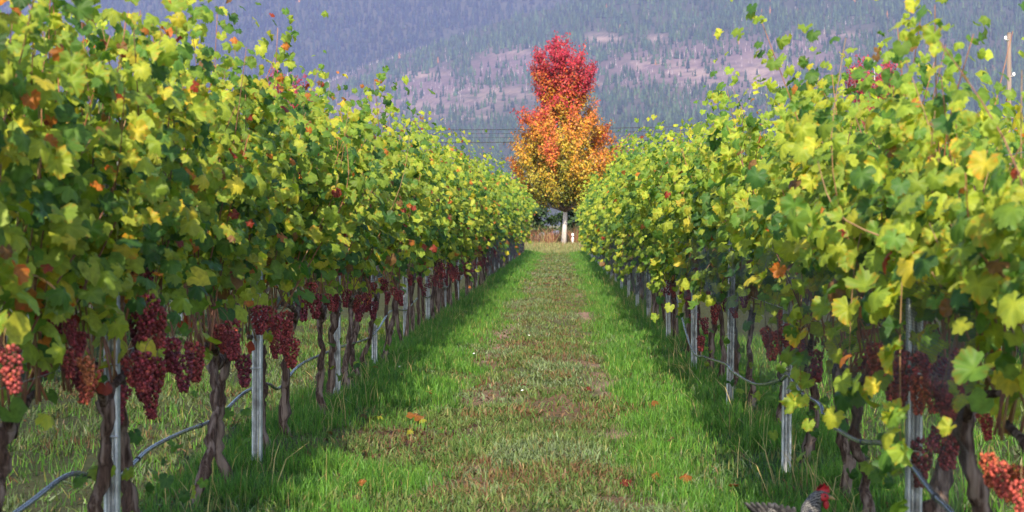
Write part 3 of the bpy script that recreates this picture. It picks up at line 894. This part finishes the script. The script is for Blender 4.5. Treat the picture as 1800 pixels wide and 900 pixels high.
pts += [(XL - .03, y, .44 + .04 * math.sin(y * 1.9)) for y in np.arange(17, ROW_END, 1.0)]
hp = smooth_path(pts, 420)
hose = thing('drip_hose', 'shiny black drip hose sagging low between bare trunks across from the hen', 'hose', data=tube_mesh('drip_hose', hp, .0095, M['hose'], 8))
for k in range(4, 90, 11):
    a = hp[k]; b = hp[k + 1]; d = (b - a) / np.linalg.norm(b - a)
    obj('hose_clip', tube_mesh('hose_clip', [a - d * .006, a + d * .006], .0125, M['cable'], 8), hose)


def netting(label, x, y0, y1, top, bot, seed, fold=.05, cell=.008, droop=.05):
    """a loose strip of bird net with folds, hung along the row"""
    ny_, nz_ = int((y1 - y0) / .05) + 2, 16
    Yy, S = np.meshgrid(np.linspace(y0, y1, ny_), np.linspace(0, 1, nz_))
    tp = top + droop * np.sin(Yy * 2.3 + seed) + .04 * (fbm(Yy * 2, S * 0, seed) - .5)
    bt = bot + droop * 1.6 * np.sin(Yy * 1.7 + seed * 2) + .10 * (fbm(Yy * 1.5, S * 0, seed + 5) - .5)
    Zz = tp + (bt - tp) * S ** (1 + .5 * (fbm(Yy * 1.2, S * 0, seed + 9) - .5))
    Xx = x + fold * (fbm(Yy * 3 + S * 1.5, S * 5 - Yy * .6, seed) - .5) * 2
    V = np.stack([Xx, Yy, Zz], -1).reshape(-1, 3)
    i = (np.arange(nz_ - 1)[:, None] * ny_ + np.arange(ny_ - 1)[None]).ravel()
    F = np.stack([i, i + 1, i + ny_ + 1, i + ny_], -1)
    me = mesh('bird_netting', V, F, None, M['net'], True)
    uv = me.uv_layers.new(name='uv')
    uvv = np.stack([Yy / cell, (S * abs(top - bot) * 1.15) / cell], -1).reshape(-1, 2)
    uv.data.foreach_set('uv', uvv[F.ravel()].astype(np.float32).ravel())
    return thing('bird_netting', label, 'netting', data=me)


netting('dark bird netting draped slack over red bunches at the steel post beside the hen', XR - .30, 4.2, 10.4, 1.22, .66, 1.3, .06)
netting('dark bird netting bundled along the fruit of the row beside the hen', XR - .27, 11.2, 15.0, 1.22, .80, 2.7, .07, .008, .03)
netting('dark bird netting hanging in the far stretch of the row beside the hen', XR - .27, 20, 62, 1.05, .42, 4.1, .09, .009, .05)
netting('dark bird netting trailing low behind the thick trunk across from the hen', XL - .22, 4.4, 7.4, .92, .50, 6.1, .06, .007, .05)
netting('dark bird netting hanging towards the maple in the row across from the hen', XL + .24, 34, 66, .98, .40, 7.7, .09, .009, .05)

# ------------------------------------------------------------------ grass and weeds
def blades(x, y, h, w, col, rng, mid=True, lean=.35):
    n = len(x); z = gz(x, y) - .004
    a = rng.random(n) * 6.283; la = rng.random(n) * 6.283
    ln = np.abs(rng.normal(0, lean, n)) * h
    dx, dy = np.cos(a) * w / 2, np.sin(a) * w / 2
    lx, ly = np.cos(la) * ln, np.sin(la) * ln
    if mid:
        V = np.stack([np.stack([x - dx, y - dy, z], -1), np.stack([x + dx, y + dy, z], -1),
                      np.stack([x - dx * .8 + lx * .35, y - dy * .8 + ly * .35, z + h * .55], -1), np.stack([x + dx * .8 + lx * .35, y + dy * .8 + ly * .35, z + h * .55], -1),
                      np.stack([x + lx, y + ly, z + h * .98 - ln * .25], -1)], 1)
        F = np.array([(0, 1, 3), (0, 3, 2), (2, 3, 4)]); f = np.array([.75, .75, 1, 1, 1.15])
    else:
        V = np.stack([np.stack([x - dx, y - dy, z], -1), np.stack([x + dx, y + dy, z], -1), np.stack([x + lx, y + ly, z + h * .98 - ln * .2], -1)], 1)
        F = np.array([(0, 1, 2)]); f = np.array([.85, .85, 1.1])
    k = V.shape[1]
    return V.reshape(-1, 3), (F[None] + (np.arange(n) * k)[:, None, None]).reshape(-1, 3), (col[:, None] * f[None, :, None]).reshape(-1, 3)


def join(L):
    off = 0; Vs, Fs, Cs = [], [], []
    for V, F, C in L:
        Vs.append(V); Fs.append(F + off); Cs.append(C); off += len(V)
    return np.vstack(Vs), np.vstack(Fs), np.vstack(Cs)


GREEN = np.array([(0.055, 0.150, 0.018), (0.080, 0.190, 0.022), (0.045, 0.115, 0.020), (0.120, 0.210, 0.030), (0.26, 0.24, 0.08)])
WEED = np.array([(0.105, 0.145, 0.040), (0.130, 0.175, 0.085), (0.150, 0.085, 0.042), (0.17, 0.145, 0.060), (0.070, 0.125, 0.030)])
rng = np.random.default_rng(5)
GR_, WD_ = [], []
for (x0, x1, y0, y1, den, hh, ww, mid) in ((-1.95, 1.65, 5.5, 12, 4200, .085, .0045, True), (-1.95, 1.65, 12, 20, 2600, .085, .0062, True), (-1.95, 1.65, 20, 36, 1100, .09, .010, False), (-1.95, 1.65, 36, 84, 400, .10, .022, False),
                                          (-5.6, -1.9, 6, 24, 1300, .07, .009, False), (1.6, 5.2, 5.5, 20, 900, .10, .010, False)):
    n = int((x1 - x0) * (y1 - y0) * den)
    x = rng.uniform(x0, x1, n); y = rng.uniform(y0, y1, n)
    l = lush(x, y); cl = fbm(x * 2.2, y * 2.2, 77)
    k = rng.random(n) < l * (.25 + .95 * sstep(.3, .55, cl))
    X_, Y_ = x[k], y[k]; m = len(X_)
    h = hh * rng.uniform(.45, 1.25, m) * (.55 + .9 * cl[k]) * (1 + .25 * (np.abs(X_) > 1.1))
    band = fbm(X_ * 1.3, Y_ * .7, 79)
    w = np.clip(np.stack([np.full(m, .3), .2 + band * .5, .5 - band * .4, band * .25, np.full(m, .045)], -1), .01, 1); w /= w.sum(1)[:, None]
    ci = (rng.random((m, 1)) > np.cumsum(w, 1)).sum(1).clip(0, 4)
    GR_.append(blades(X_, Y_, h, ww * rng.uniform(.7, 1.3, m), GREEN[ci] * rng.uniform(.8, 1.2, (m, 1)), rng, mid, .45))
    # low weeds on the worn parts
    n2 = int((x1 - x0) * (y1 - y0) * den * .85)
    x = rng.uniform(x0, x1, n2); y = rng.uniform(y0, y1, n2)
    wn_ = fbm(x * 2.6, y * 1.8, 83)
    k = rng.random(n2) < (1 - .75 * lush(x, y)) * (1 - .93 * dirt(x, y)) * (.18 + 1.0 * sstep(.36, .58, wn_))
    X_, Y_ = x[k], y[k]; m = len(X_)
    zn = fbm(X_ * 1.5, Y_ * 1.0, 87); zb = fbm(X_ * 2.1, Y_ * 1.4, 89)
    w = np.clip(np.stack([np.full(m, .35), sstep(.48, .62, zn) * .9, sstep(.54, .68, zb) * .6 + .04, np.full(m, .11), sstep(.5, .35, zn) * .3 + .12], -1), .01, 1); w /= w.sum(1)[:, None]
    ci = (rng.random((m, 1)) > np.cumsum(w, 1)).sum(1).clip(0, 4)
    h = rng.uniform(.02, .075, m) * (.6 + .8 * wn_[k])
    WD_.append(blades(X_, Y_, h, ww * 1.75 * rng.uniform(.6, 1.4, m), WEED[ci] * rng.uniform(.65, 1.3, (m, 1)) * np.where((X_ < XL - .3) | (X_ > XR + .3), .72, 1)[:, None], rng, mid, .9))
V, F, C = join(GR_)
obj('grass', mesh('grass', V, F, C, M['grass']), kind='stuff', label='thick bright green grass along both sides of the lane')
V, F, C = join(WD_)
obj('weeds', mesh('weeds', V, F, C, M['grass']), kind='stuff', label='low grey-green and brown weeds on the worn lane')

# straw: dry stalks lying and standing at the foot of both rows
n = 1500
sd = rng.random(n) < .5
x = np.where(sd, XL + rng.normal(.12, .16, n), XR - np.abs(rng.normal(.08, .14, n))); y = rng.uniform(5.8, 40, n) ** 1.0
k = fbm(x * .4 + sd * 40, y * 1.1, 101) > .47
x, y = x[k], y[k]; n = len(x)
V, F, C = blades(x, y, rng.uniform(.10, .34, n), np.full(n, .0055), np.array((0.40, 0.31, 0.13)) * rng.uniform(.6, 1.15, (n, 1)), rng, True, .9)
obj('dry_grass', mesh('dry_grass', V, F, C, M['grass']), kind='stuff', label='straw-coloured dry stalks at the foot of the vine rows')

# dark leaf litter on the brown patch
n = 900
x = np.concatenate([-.98 + rng.normal(0, .24, 500), -.75 + rng.normal(0, .22, 400)]); y = np.concatenate([10.3 + rng.normal(0, .55, 500), rng.uniform(8, 30, 400)])
P = np.stack([x, y, gz(x, y) + .012], -1)
X, Y, Z = frames(np.stack([rng.normal(0, .5, n), rng.normal(0, .5, n), np.ones(n)], -1), rng.normal(0, 1, (n, 3)))
V, F, C = merge_leaves(P, X, Y, Z, rng.uniform(.012, .03, n), np.array([(0.075, 0.042, 0.03), (0.12, 0.065, 0.04), (0.045, 0.028, 0.022)])[rng.integers(0, 3, n)], T_LOW, rng)
obj('leaf_litter', mesh('leaf_litter', V, F, C, M['vine_leaf']), kind='stuff', label='dark crumbled leaf litter on the bare track')

# fallen vine leaves one can count
for i, (px, py, c, s) in enumerate([(730, 748, 5, .075), (742, 752, 4, .05), (668, 755, 4, .05), (655, 757, 7, .06), (640, 752, 7, .055), (720, 772, 4, .05), (755, 705, 5, .045), (920, 683, 6, .05), (1146, 722, 5, .065), (1178, 790, 7, .05), (1205, 850, 5, .06),
                                    (1152, 840, 5, .05), (1098, 845, 6, .06), (1167, 690, 7, .055), (660, 668, 5, .05), (635, 872, 5, .04), (705, 680, 7, .04), (815, 718, 7, .05), (1290, 878, 5, .05), (1035, 690, 6, .05)]):
    d = FPX * EYE / (py - VY); x = (px - VX) / FPX * d
    o = thing('fallen_leaf', 'curled brown fallen vine leaf lying on the lane' if c in (6, 7) else 'orange-yellow fallen vine leaf lying on the grass of the lane', 'leaf', (x, d, float(gz(x, d)) + .035 + .03 * float(lush(x, d))),
              'brown fallen leaves on the lane' if c in (6, 7) else 'orange fallen leaves on the lane')
    blade = obj('blade', LEAF_MESH[(i * 2) % 6], o); s *= 1.0 if i == 0 else .68
    blade.scale = (s, s, s * 1.8); blade.rotation_euler = (random.uniform(-.6, .6), random.uniform(-.6, .6), random.uniform(0, 6)); blade.color = (*(PAL[c] * (.62, .7, .8)), 1)
    st = tube_mesh('stalk', smooth_path([(0, 0, 0), (.01, .02, .012), (.015, .05, .008)], 5), .0016, M['cane'], 4, (.25, .11, .05))
    obj('stalk', st, o)

# small white daisies dotted over the lane
dm = MB()
for k in range(9):
    a = k / 9 * 6.283; d = np.array((math.cos(a), math.sin(a), 0)); e = np.array((-math.sin(a), math.cos(a), 0))
    dm.add(np.array([d * .003, d * .011 + e * .0035 + (0, 0, .002), d * .018 + (0, 0, .001), d * .011 - e * .0035 + (0, 0, .002)]), [(0, 1, 2, 3)])
DAISY = dm.mesh('petals', M['white'])
CORE = tube_mesh('core', [(0, 0, 0), (0, 0, .003), (0, 0, .006)], [.005, .006, .003], M['beak'], 7)
STEM = tube_mesh('stem', [(0, 0, 0), (.004, 0, -.03), (0, 0, -.08)], .0012, M['cane'], 4, (.08, .16, .03))
for (px, py) in [(930, 601), (833, 632), (702, 668), (918, 705)]:
    d = FPX * EYE / (py - VY); x = (px - VX) / FPX * d
    o = thing('daisy', 'tiny white daisy standing above the low weeds of the lane', 'flower', (x, d, float(gz(x, d)) + .075), 'daisies on the lane')
    obj('petals', DAISY, o); obj('core', CORE, o); obj('stem', STEM, o)
    o.rotation_euler = (R(35), 0, random.uniform(-.6, .6)); o.scale = (.6, .6, .6)

# ------------------------------------------------------------------ maples
MENV_H = [1.9, 2.4, 2.9, 3.9, 5.2, 6.9, 8.25, 9.1, 9.9, 10.95, 11.8, 12.6]
MENV_R = [.3, 1.1, 2.3, 3.2, 3.5, 3.4, 2.75, 1.6, 1.75, 2.0, 1.6, .75]


def maple(x0, y0, sc, seed, label, nlimb=190, dens=1.0, redder=0.0):
    rng = np.random.default_rng(seed)
    z0 = float(gz(x0, y0))
    root = thing('maple_tree', label, 'tree', (x0, y0, z0 - .03), 'maple trees at the head of the vine rows')
    H = 12.7
    t = np.linspace(0, 1, 16)
    P = np.stack([.12 * np.sin(t * 5), .1 * np.sin(t * 4 + 1), t * H * .93], -1)
    rad = .135 * (1 - t) ** .9 + .015 + .05 * np.exp(-(t / .025) ** 2)
    obj('trunk', tube_mesh('trunk', P * sc, rad * sc, M['maple_bark'], 10), root)
    lim = MB(); LP, LC = [], []
    for k in range(nlimb):
        az = k * 2.39996 + rng.normal(0, .25)
        f = rng.uniform(.86, 1.03) if rng.random() < .68 else rng.uniform(.4, .8)
        upper = k < nlimb * .30
        ph = math.acos(1 - rng.random() * (1.45 if upper else 1.62))
        if upper:
            cx, ch, rs, ru, rd = -.3, 10.5, 1.95, 2.1, 1.7
        else:
            cx, ch, rs, ru, rd = .1, 5.3, 3.55, 3.9, 2.9
        r = rs * math.sin(ph) ** (1.35 if ph < 1.4 and not upper else .85) * f * (1.04 if not upper else 1) * (1 + .08 * math.cos(az)); ht = ch + (ru if ph < 1.57 else rd) * math.cos(ph) * f
        if k % 8 == 3:      # the waist between the two masses
            upper = True; cx = -.1; ht = rng.uniform(8.0, 10.2); r = rng.uniform(.6, 1.65)
        if upper: h0 = max(6.6 if ht < 9.6 else 7.3, min(ht - 1.2, 7.6 + .35 * (ht - 9)))
        else: h0 = max(2.0, ht - (r * rng.uniform(.7, 1.1) + .6))
        a = np.array((.12 * math.sin(h0 / H * 5), 0, h0)); tip = np.array((cx + r * math.cos(az), r * math.sin(az), ht))
        L = smooth_path([a, a * .45 + tip * .55 + np.array((math.cos(az), math.sin(az), -.8)) * .12 * r, tip], 9)
        V, q, tt = tube(L * sc, np.linspace(.045, .008, 9) * sc * (.6 + .25 * r), 5)
        lim.add(V, q, tt)
        segs = [L[2:]]
        for j in range(int(5 + r * 3)):
            f = rng.uniform(.25, .95); b = L[int(f * 8)]
            d = np.array((math.cos(az), math.sin(az), 0)) * rng.uniform(.1, .7) + rng.normal(0, .45, 3) * (1, 1, .2) + (0, 0, rng.uniform(.6, 1.1))
            d /= np.linalg.norm(d); ln = rng.uniform(.45, 1.5) * (.55 + .16 * r)
            S = np.array([b + d * ln * g for g in np.linspace(0, 1, 5)])
            if S[-1][2] < 12.85 and np.hypot(S[-1][0], S[-1][1]) < np.interp(S[-1][2], MENV_H, MENV_R) * 1.12 + .1:
                segs.append(S)
                V, q, tt = tube(S[::2] * sc, np.array([.012, .008, .004]) * sc, 4, cap=False); lim.add(V, q, tt)
        hue = rng.normal(0, 1.15)
        for S in segs:
            ln = np.linalg.norm(S[-1] - S[0]); n = int(ln * (38 if S[-1][2] < 9 else 26) * dens) + 4
            f = rng.random(n) ** .8 * (len(S) - 1); i = np.minimum(f.astype(int), len(S) - 2)
            p = S[i] + (S[i + 1] - S[i]) * (f - i)[:, None] + rng.normal(0, .12, (n, 3))
            LP.append(p)
            rr = np.hypot(p[:, 0], p[:, 1]); er = np.interp(p[:, 2], MENV_H, MENV_R)
            key = p[:, 2] + hue + 1.3 * (rr / er - .6) + .9 * np.clip(-p[:, 0] - 1.6, 0, 1.6) + rng.normal(0, .9, n) - .35 + redder
            c = np.stack([np.interp(key, [2, 3.6, 5, 6.4, 7.8, 9.3, 10.4, 13], v) for v in
                          ([.12, .32, .44, .47, .46, .43, .38, .34], [.15, .27, .27, .19, .115, .058, .030, .024], [.022, .024, .022, .022, .03, .04, .052, .055])], -1)
            LC.append(c * rng.uniform(.6, 1.3, (n, 1)))
    obj('limbs', lim.mesh('limbs', M['limb_bark'], True), root, kind='stuff')
    P = np.vstack(LP) * sc; C = np.vstack(LC); n = len(P)
    nv = P * (1, 1, 0) / (np.hypot(P[:, 0], P[:, 1])[:, None] + .3) + rng.normal(0, .6, (n, 3)) + (0, 0, .5)
    X, Y, Z = frames(nv, rng.normal(0, .6, (n, 3)) + (0, 0, -.7))
    T = [(np.array([(0, .2, 0), (.42, -.05, .08), (.2, -.45, -.05), (0, -1, 0), (-.2, -.45, -.05), (-.42, -.05, .08)]), np.array([(0, 2, 1), (0, 3, 2), (0, 4, 3), (0, 5, 4)]), np.ones((6, 3)))]
    V, F, Cc = merge_leaves(P, X, Y, Z, rng.uniform(.09, .15, n) * sc, C, T, rng)
    obj('crown', mesh('crown', V, F, Cc, M['maple_leaf']), root, kind='stuff')
    return n


nm = maple(0.20, 101, 1.0, 3, 'tall maple with crimson top and golden lower crown at the end of the lane')
maple(18.5, 100, .93, 5, 'crimson maple mostly hidden behind the vine row beside the hen', 90, .7, 3)
maple(-16.2, 102, .87, 9, 'crimson maple mostly hidden behind the vine row across from the hen', 90, .7, 3)

# ------------------------------------------------------------------ behind the lane's end
rng = np.random.default_rng(21)
# dry reddish weeds round the maple's foot
n = 24000
x = rng.uniform(-7, 8, n); y = rng.uniform(87, 112, n)
k = rng.random(n) < np.where(y < 98.5, .15, np.where(np.abs(x - .2) < .5, (y > 102) * 1.0, 1.0)) * (.3 + .9 * sstep(.4, .6, fbm(x * .5, y * .3, 111)))
x, y = x[k], y[k]; n = len(x)
h = np.where(y < 98.5, rng.uniform(.12, .35, n), rng.uniform(.4, 1.35, n)) * (.6 + .8 * fbm(x * .7, y * .2, 113))
wc = np.array([(0.30, 0.11, 0.065), (0.36, 0.21, 0.10), (0.22, 0.20, 0.07), (0.40, 0.27, 0.13), (0.24, 0.075, 0.05)])[rng.integers(0, 5, n)] * rng.uniform(.7, 1.2, (n, 1))
A = blades(x, y, h, rng.uniform(.012, .030, n), wc, rng, True, .8)
n = 9000
x = rng.uniform(-3.2, 3.6, n); y = rng.uniform(80, 99, n)
wc = np.array([(0.20, 0.20, 0.07), (0.13, 0.16, 0.05), (0.28, 0.23, 0.11)])[rng.integers(0, 3, n)] * rng.uniform(.7, 1.2, (n, 1))
B = blades(x, y, rng.uniform(.08, .28, n), rng.uniform(.02, .04, n), wc, rng, False, .4)
V, F, C = join([A, B])
obj('dry_weeds', mesh('dry_weeds', V, F, C, M['grass']), kind='stuff', label='reddish-brown dry weeds around the maple trunk')


def shrub(x0, y0, w, h, seed, label, cols):
    rng = np.random.default_rng(seed)
    root = thing('shrub', label, 'shrub', (x0, y0, float(gz(x0, y0))), 'shrubs behind the maple')
    st = MB()
    for k in range(6):
        a = rng.random() * 6.28; V, q, t = tube(smooth_path([(0, 0, -.05), (.2 * w * math.cos(a), .2 * w * math.sin(a), .4 * h), (.38 * w * math.cos(a), .38 * w * math.sin(a), .85 * h)], 6), np.linspace(.05, .015, 6), 5); st.add(V, q, t)
    obj('stems', st.mesh('stems', M['bark'], True), root, kind='stuff')
    cen = np.stack([rng.normal(0, .24 * w, 46), rng.normal(0, .24 * w, 46), h * (.1 + .85 * rng.random(46))], -1)
    cen[:, :2] *= (1.1 - .5 * (cen[:, 2:] / h) ** 2)
    n = 4200
    P = cen[rng.integers(0, 46, n)] + rng.normal(0, .13, (n, 3)) * (w * .55, w * .55, h * .5)
    P[:, 2] = np.abs(P[:, 2])
    X, Y, Z = frames(P * (1, 1, .4) + rng.normal(0, .7, (n, 3)), rng.normal(0, 1, (n, 3)) + (0, 0, -.6))
    c = np.array(cols)[rng.integers(0, len(cols), n)] * rng.uniform(.6, 1.3, (n, 1))
    V, F, Cc = merge_leaves(P, X, Y, Z, rng.uniform(.08, .15, n), c, T_LOW, rng)
    obj('foliage', mesh('foliage', V, F, Cc, M['vine_leaf']), root, kind='stuff')


G1 = [(0.03, 0.065, 0.028), (0.045, 0.09, 0.03), (0.06, 0.10, 0.04)]
G2 = [(0.07, 0.10, 0.03), (0.11, 0.13, 0.035), (0.05, 0.08, 0.03)]
for i, (x, y, w, h, l, c) in enumerate([(-6.5, 118, 4.4, 3.2, 'dark green shrub behind the lane, beside the vine row end', G1), (-2.2, 121, 3.8, 3.5, 'dark green shrub behind the maple, next to the pale boulders', G1), (1.4, 122, 3.8, 3.0, 'dark blue-green shrub behind the white marker', G1),
                                        (4.6, 117, 3.8, 3.4, 'olive green shrub behind the vines beside the hen', G2), (8.2, 119, 4.4, 3.6, 'broad olive shrub beyond the end of the vine row', G2), (-10.5, 120, 5, 3.4, 'broad dark shrub hidden behind the vine row end', G1), (12.6, 121, 5, 3.4, 'broad green shrub hidden beyond the vine rows', G2)]):
    shrub(x, y, w, h, 300 + i, l, c)


def boulder(x, y, r, seed, label):
    V, F = ico2(); rg = np.random.default_rng(seed)
    V = V * (1 + .22 * rg.standard_normal((len(V), 1))) * (r, r * .8, r * .75) + (0, 0, r * .45)
    thing('boulder', label, 'rock', (x, y, float(gz(x, y))), None, mesh('boulder', V, F, np.ones(V.shape), M['boulder'], False))


boulder(-.55, 113, .62, 1, 'tall pale grey boulder beside the maple trunk'); boulder(-1.25, 112.4, .5, 2, 'low pinkish grey boulder among dry weeds behind the maple')

mk = thing('marker_post', 'short white marker post standing beside the maple trunk', 'post', (.72, 99.2, float(gz(.72, 99.2))))
m = MB()
V, q, t = tube([(0, 0, -.1), (0, 0, .62), (0, 0, .66)], [.07, .07, .045], 8); m.add(V, q, t)
obj('shaft', m.mesh('shaft', M['white'], True), mk)
m = MB(); V, q, t = tube([(0, 0, .44), (0, 0, .50)], .0725, 8); m.add(V, q, t)
obj('band', m.mesh('band', M['cable'], True), mk)


def pole(x, y, h, label):
    o = thing('utility_pole', label, 'pole', (x, y, float(gz(x, y))), 'utility poles')
    obj('shaft', tube_mesh('shaft', [(0, 0, -.5), (0, 0, h * .5), (0, 0, h)], [.19, .165, .125], M['pole_wood'], 12), o)
    obj('pole_cap', tube_mesh('pole_cap', [(0, 0, h - .02), (0, 0, h + .03)], [.14, .12], M['pole_wood'], 10), o)
    for z, s in ((h - 2.75, 1), (h - .45, -1)):
        b = obj('bracket', tube_mesh('bracket', [(0, -.1, z), (s * .28, -.14, z)], .035, M['wire'], 6), o)
        obj('insulator', tube_mesh('insulator', [(s * .26, -.14, z), (s * .26, -.14, z + .08), (s * .26, -.14, z + .16), (s * .26, -.14, z + .24)], [.05, .09, .09, .05], M['white'], 8), b)
    arm = obj('crossarm', tube_mesh('crossarm', [(-.9, -.2, 7.9), (.9, -.2, 7.9)], .06, M['pole_wood'], 4), o)
    return o


PX = (-34.5, 28.4)
pole(PX[1], 108, 13.3, 'wooden utility pole rising above the vine row beside the hen')
pole(PX[0], 108, 12.6, 'wooden utility pole hidden behind the vine row across from the hen')
for i, (h, r, nm_) in enumerate(((7.35, .022, 'topmost thin'), (7.10, .014, 'second thin'), (6.85, .012, 'third faint'), (6.55, .026, 'lowest and thickest'))):
    t = np.linspace(0, 1, 60)
    P = np.stack([PX[0] + (PX[1] - PX[0]) * t, 108 - .24 + .06 * i + t * 0, h + .55 * t + .75 * (4 * (t - .5) ** 2 - .75) + .3], -1)
    thing('power_line', f'{nm_} black overhead wire crossing behind the maple', 'wire', data=tube_mesh('power_line', P, r, M['cable'], 5))

# ------------------------------------------------------------------ hen
def loft(rows, k=14):
    """rows: (x, z, half width, half height) along the body, closed at both ends"""
    Pp = np.array([(r[0], 0, r[1]) for r in rows]); T = np.gradient(Pp, axis=0); T /= np.linalg.norm(T, axis=1)[:, None]
    B = np.stack([-T[:, 2], T[:, 1] * 0, T[:, 0]], -1)
    a = np.arange(k) / k * 2 * np.pi
    V = Pp[:, None] + np.cos(a)[None, :, None] * np.array([r[2] for r in rows])[:, None, None] * np.array((0, 1, 0)) + np.sin(a)[None, :, None] * np.array([r[3] for r in rows])[:, None, None] * B[:, None]
    n = len(rows); V = np.vstack([V.reshape(-1, 3), Pp[:1], Pp[-1:]])
    i = np.arange(n - 1)[:, None] * k; j = np.arange(k)[None]; j2 = (j + 1) % k
    q = np.stack([i + j, i + j2, i + k + j2, i + k + j], -1).reshape(-1, 4)
    t = [(n * k, (b + 1) % k, b) for b in range(k)] + [(n * k + 1, (n - 1) * k + b, (n - 1) * k + (b + 1) % k) for b in range(k)]
    return V, q, t


def interp_rows(rows, n):
    return [tuple(r) for r in smooth_path(np.array(rows), n)]


def turn(V):
    """the head looks to the hen's right: everything past the neck swings round it"""
    V = np.array(V, float); w = sstep(.315, .352, V[:, 2]) * (V[:, 0] > .05)
    a = -R(56) * w; c, s_ = np.cos(a), np.sin(a); dx, dy = V[:, 0] - .178, V[:, 1].copy()
    V[:, 0] = .178 + dx * c - dy * s_; V[:, 1] = dx * s_ + dy * c
    return V


hen = thing('hen', 'black and white barred hen with red comb walking in the grass', 'hen', (.82, 5.98, float(gz(.82, 5.98)) + .015))
hen.rotation_euler = (0, 0, R(58)); hen.scale = (.86, .86, .86)
m = MB()
V, q, t = loft(interp_rows([(-.215, .395, .012, .03), (-.20, .365, .028, .05), (-.165, .315, .045, .065), (-.11, .262, .070, .085), (-.03, .232, .092, .100), (.06, .225, .094, .102), (.125, .245, .074, .088), (.16, .288, .050, .060), (.175, .330, .037, .043), (.188, .362, .030, .033), (.208, .382, .027, .027), (.232, .382, .021, .021), (.248, .378, .010, .010)], 44), 18)
m.add(turn(V), q, t)
body = obj('body', m.mesh('body', M['feather'], True), hen)
m = MB()   # comb: a toothed ridge
cp = [(.195, .402), (.200, .425), (.208, .418), (.214, .436), (.222, .424), (.230, .440), (.238, .424), (.247, .428), (.252, .400), (.235, .395), (.215, .398)]
n = len(cp)
V = np.array([(x, s * .005, z) for s in (-1, 1) for x, z in cp])
m.add(V, [(i, (i + 1) % n, n + (i + 1) % n, n + i) for i in range(n)], [(0, i, i + 1) for i in range(1, n - 1)] + [(n, n + i + 1, n + i) for i in range(1, n - 1)])
m.v[0] = turn(m.v[0])
obj('comb', m.mesh('comb', M['red_skin']), hen)
m = MB()   # red face and wattles
V0, F0 = ico2()
for s in (-1, 1):
    m.add(V0 * (.021, .007, .018) + (.224, s * .021, .382), None, F0)
m.v = [turn(v) for v in m.v]
obj('face', m.mesh('face', M['red_skin'], True), hen)
for s in (-1, 1):
    m = MB(); m.add(V0 * (.012, .005, .021) + (.236, s * .011, .350), None, F0)
    m.v[0] = turn(m.v[0] + (0, 0, .03)) - (0, 0, .03)
    obj('wattle', m.mesh('wattle', M['red_skin'], True), hen)
    m = MB(); m.add(V0 * (.0045, .003, .0045) + (.228, s * .0285, .388), None, F0)
    m.v[0] = turn(m.v[0])
    obj('eye', m.mesh('eye', M['eye'], True), hen)
    m = MB()
    V, q, t = tube(smooth_path([(0, s * .045, .16), (.012, s * .045, .10), (-.01, s * .045, .04), (0, s * .045, .005)], 8), np.linspace(.018, .0065, 8), 8); m.add(V, q, t)
    for a in (-.5, 0, .5, math.pi):
        L = .055 if abs(a) < 1 else .03
        V, q, t = tube([(0, s * .045, .008), (L * .6 * math.cos(a), s * .045 + L * .6 * math.sin(a), .006), (L * math.cos(a), s * .045 + L * math.sin(a), .001)], [.006, .005, .002], 6); m.add(V, q, t)
    obj('leg', m.mesh('leg', M['beak'], True), hen)
    m = MB(); m.add(V0 * (.105, .018, .058) * (1, 1, 1) + (-.02, s * .088, .245), None, F0)
    obj('wing', m.mesh('wing', M['feather'], True), hen)
m = MB(); V, q, t = tube(smooth_path([(.240, 0, .380), (.262, 0, .376), (.276, 0, .368)], 6), np.linspace(.011, .002, 6), 8); m.add(V, q, t)
m.v[0] = turn(m.v[0])
obj('beak', m.mesh('beak', M['beak'], True), hen)
rng = np.random.default_rng(2)
for k in range(9):   # tail feathers
    a = (k - 4) * .11; d = np.array((-.62, a, .75)); d /= np.linalg.norm(d)
    b = np.array((-.165, a * .12, .315))
    S = np.array([b, b + d * .05, b + d * .09, b + d * .125]); wv = np.array((.1, 1, 0)) * .016
    V = np.vstack([S[0] - wv * .6, S[0] + wv * .6, S[1] - wv, S[1] + wv, S[2] - wv, S[2] + wv, S[3] - wv * .4, S[3] + wv * .4]) ; V = np.vstack([V, V + np.array((.003, 0, .003))])
    q = [(0, 1, 3, 2), (2, 3, 5, 4), (4, 5, 7, 6), (8, 10, 11, 9), (10, 12, 13, 11), (12, 14, 15, 13), (0, 2, 10, 8), (2, 4, 12, 10), (4, 6, 14, 12), (1, 9, 11, 3), (3, 11, 13, 5), (5, 13, 15, 7), (6, 7, 15, 14)]
    m = MB(); m.add(V, q); obj('tail_feather', m.mesh('tail_feather', M['tail']), hen)

# ------------------------------------------------------------------ haze: the air between the lane and the mountains
m, nt, out = new_mat('haze')
pv = N(nt, 'ShaderNodeVolumePrincipled')
pv.inputs['Color'].default_value = (0.44, 0.48, 1.0, 1)
pv.inputs['Density'].default_value = 5.4e-5
pv.inputs['Anisotropy'].default_value = 0.0
nt.links.new(pv.outputs[0], out.inputs['Volume'])
hz = max(hmax1, hmax2) + 60
bx = np.array([(x, y, z) for z in (-12, hz) for y in (-260, 9800) for x in (-7500, 7500)])
hb = mesh('haze', bx, np.array([(0, 2, 3, 1), (4, 5, 7, 6), (0, 1, 5, 4), (2, 6, 7, 3), (0, 4, 6, 2), (1, 3, 7, 5)]), None, m)
obj('haze', hb, kind='stuff', label='bluish haze in the air before the mountains')
print('leaf objects', count['leaf'], 'maple leaves', nm, 'objects', len(bpy.data.objects), 'tris', sum(len(me.polygons) for me in bpy.data.meshes))
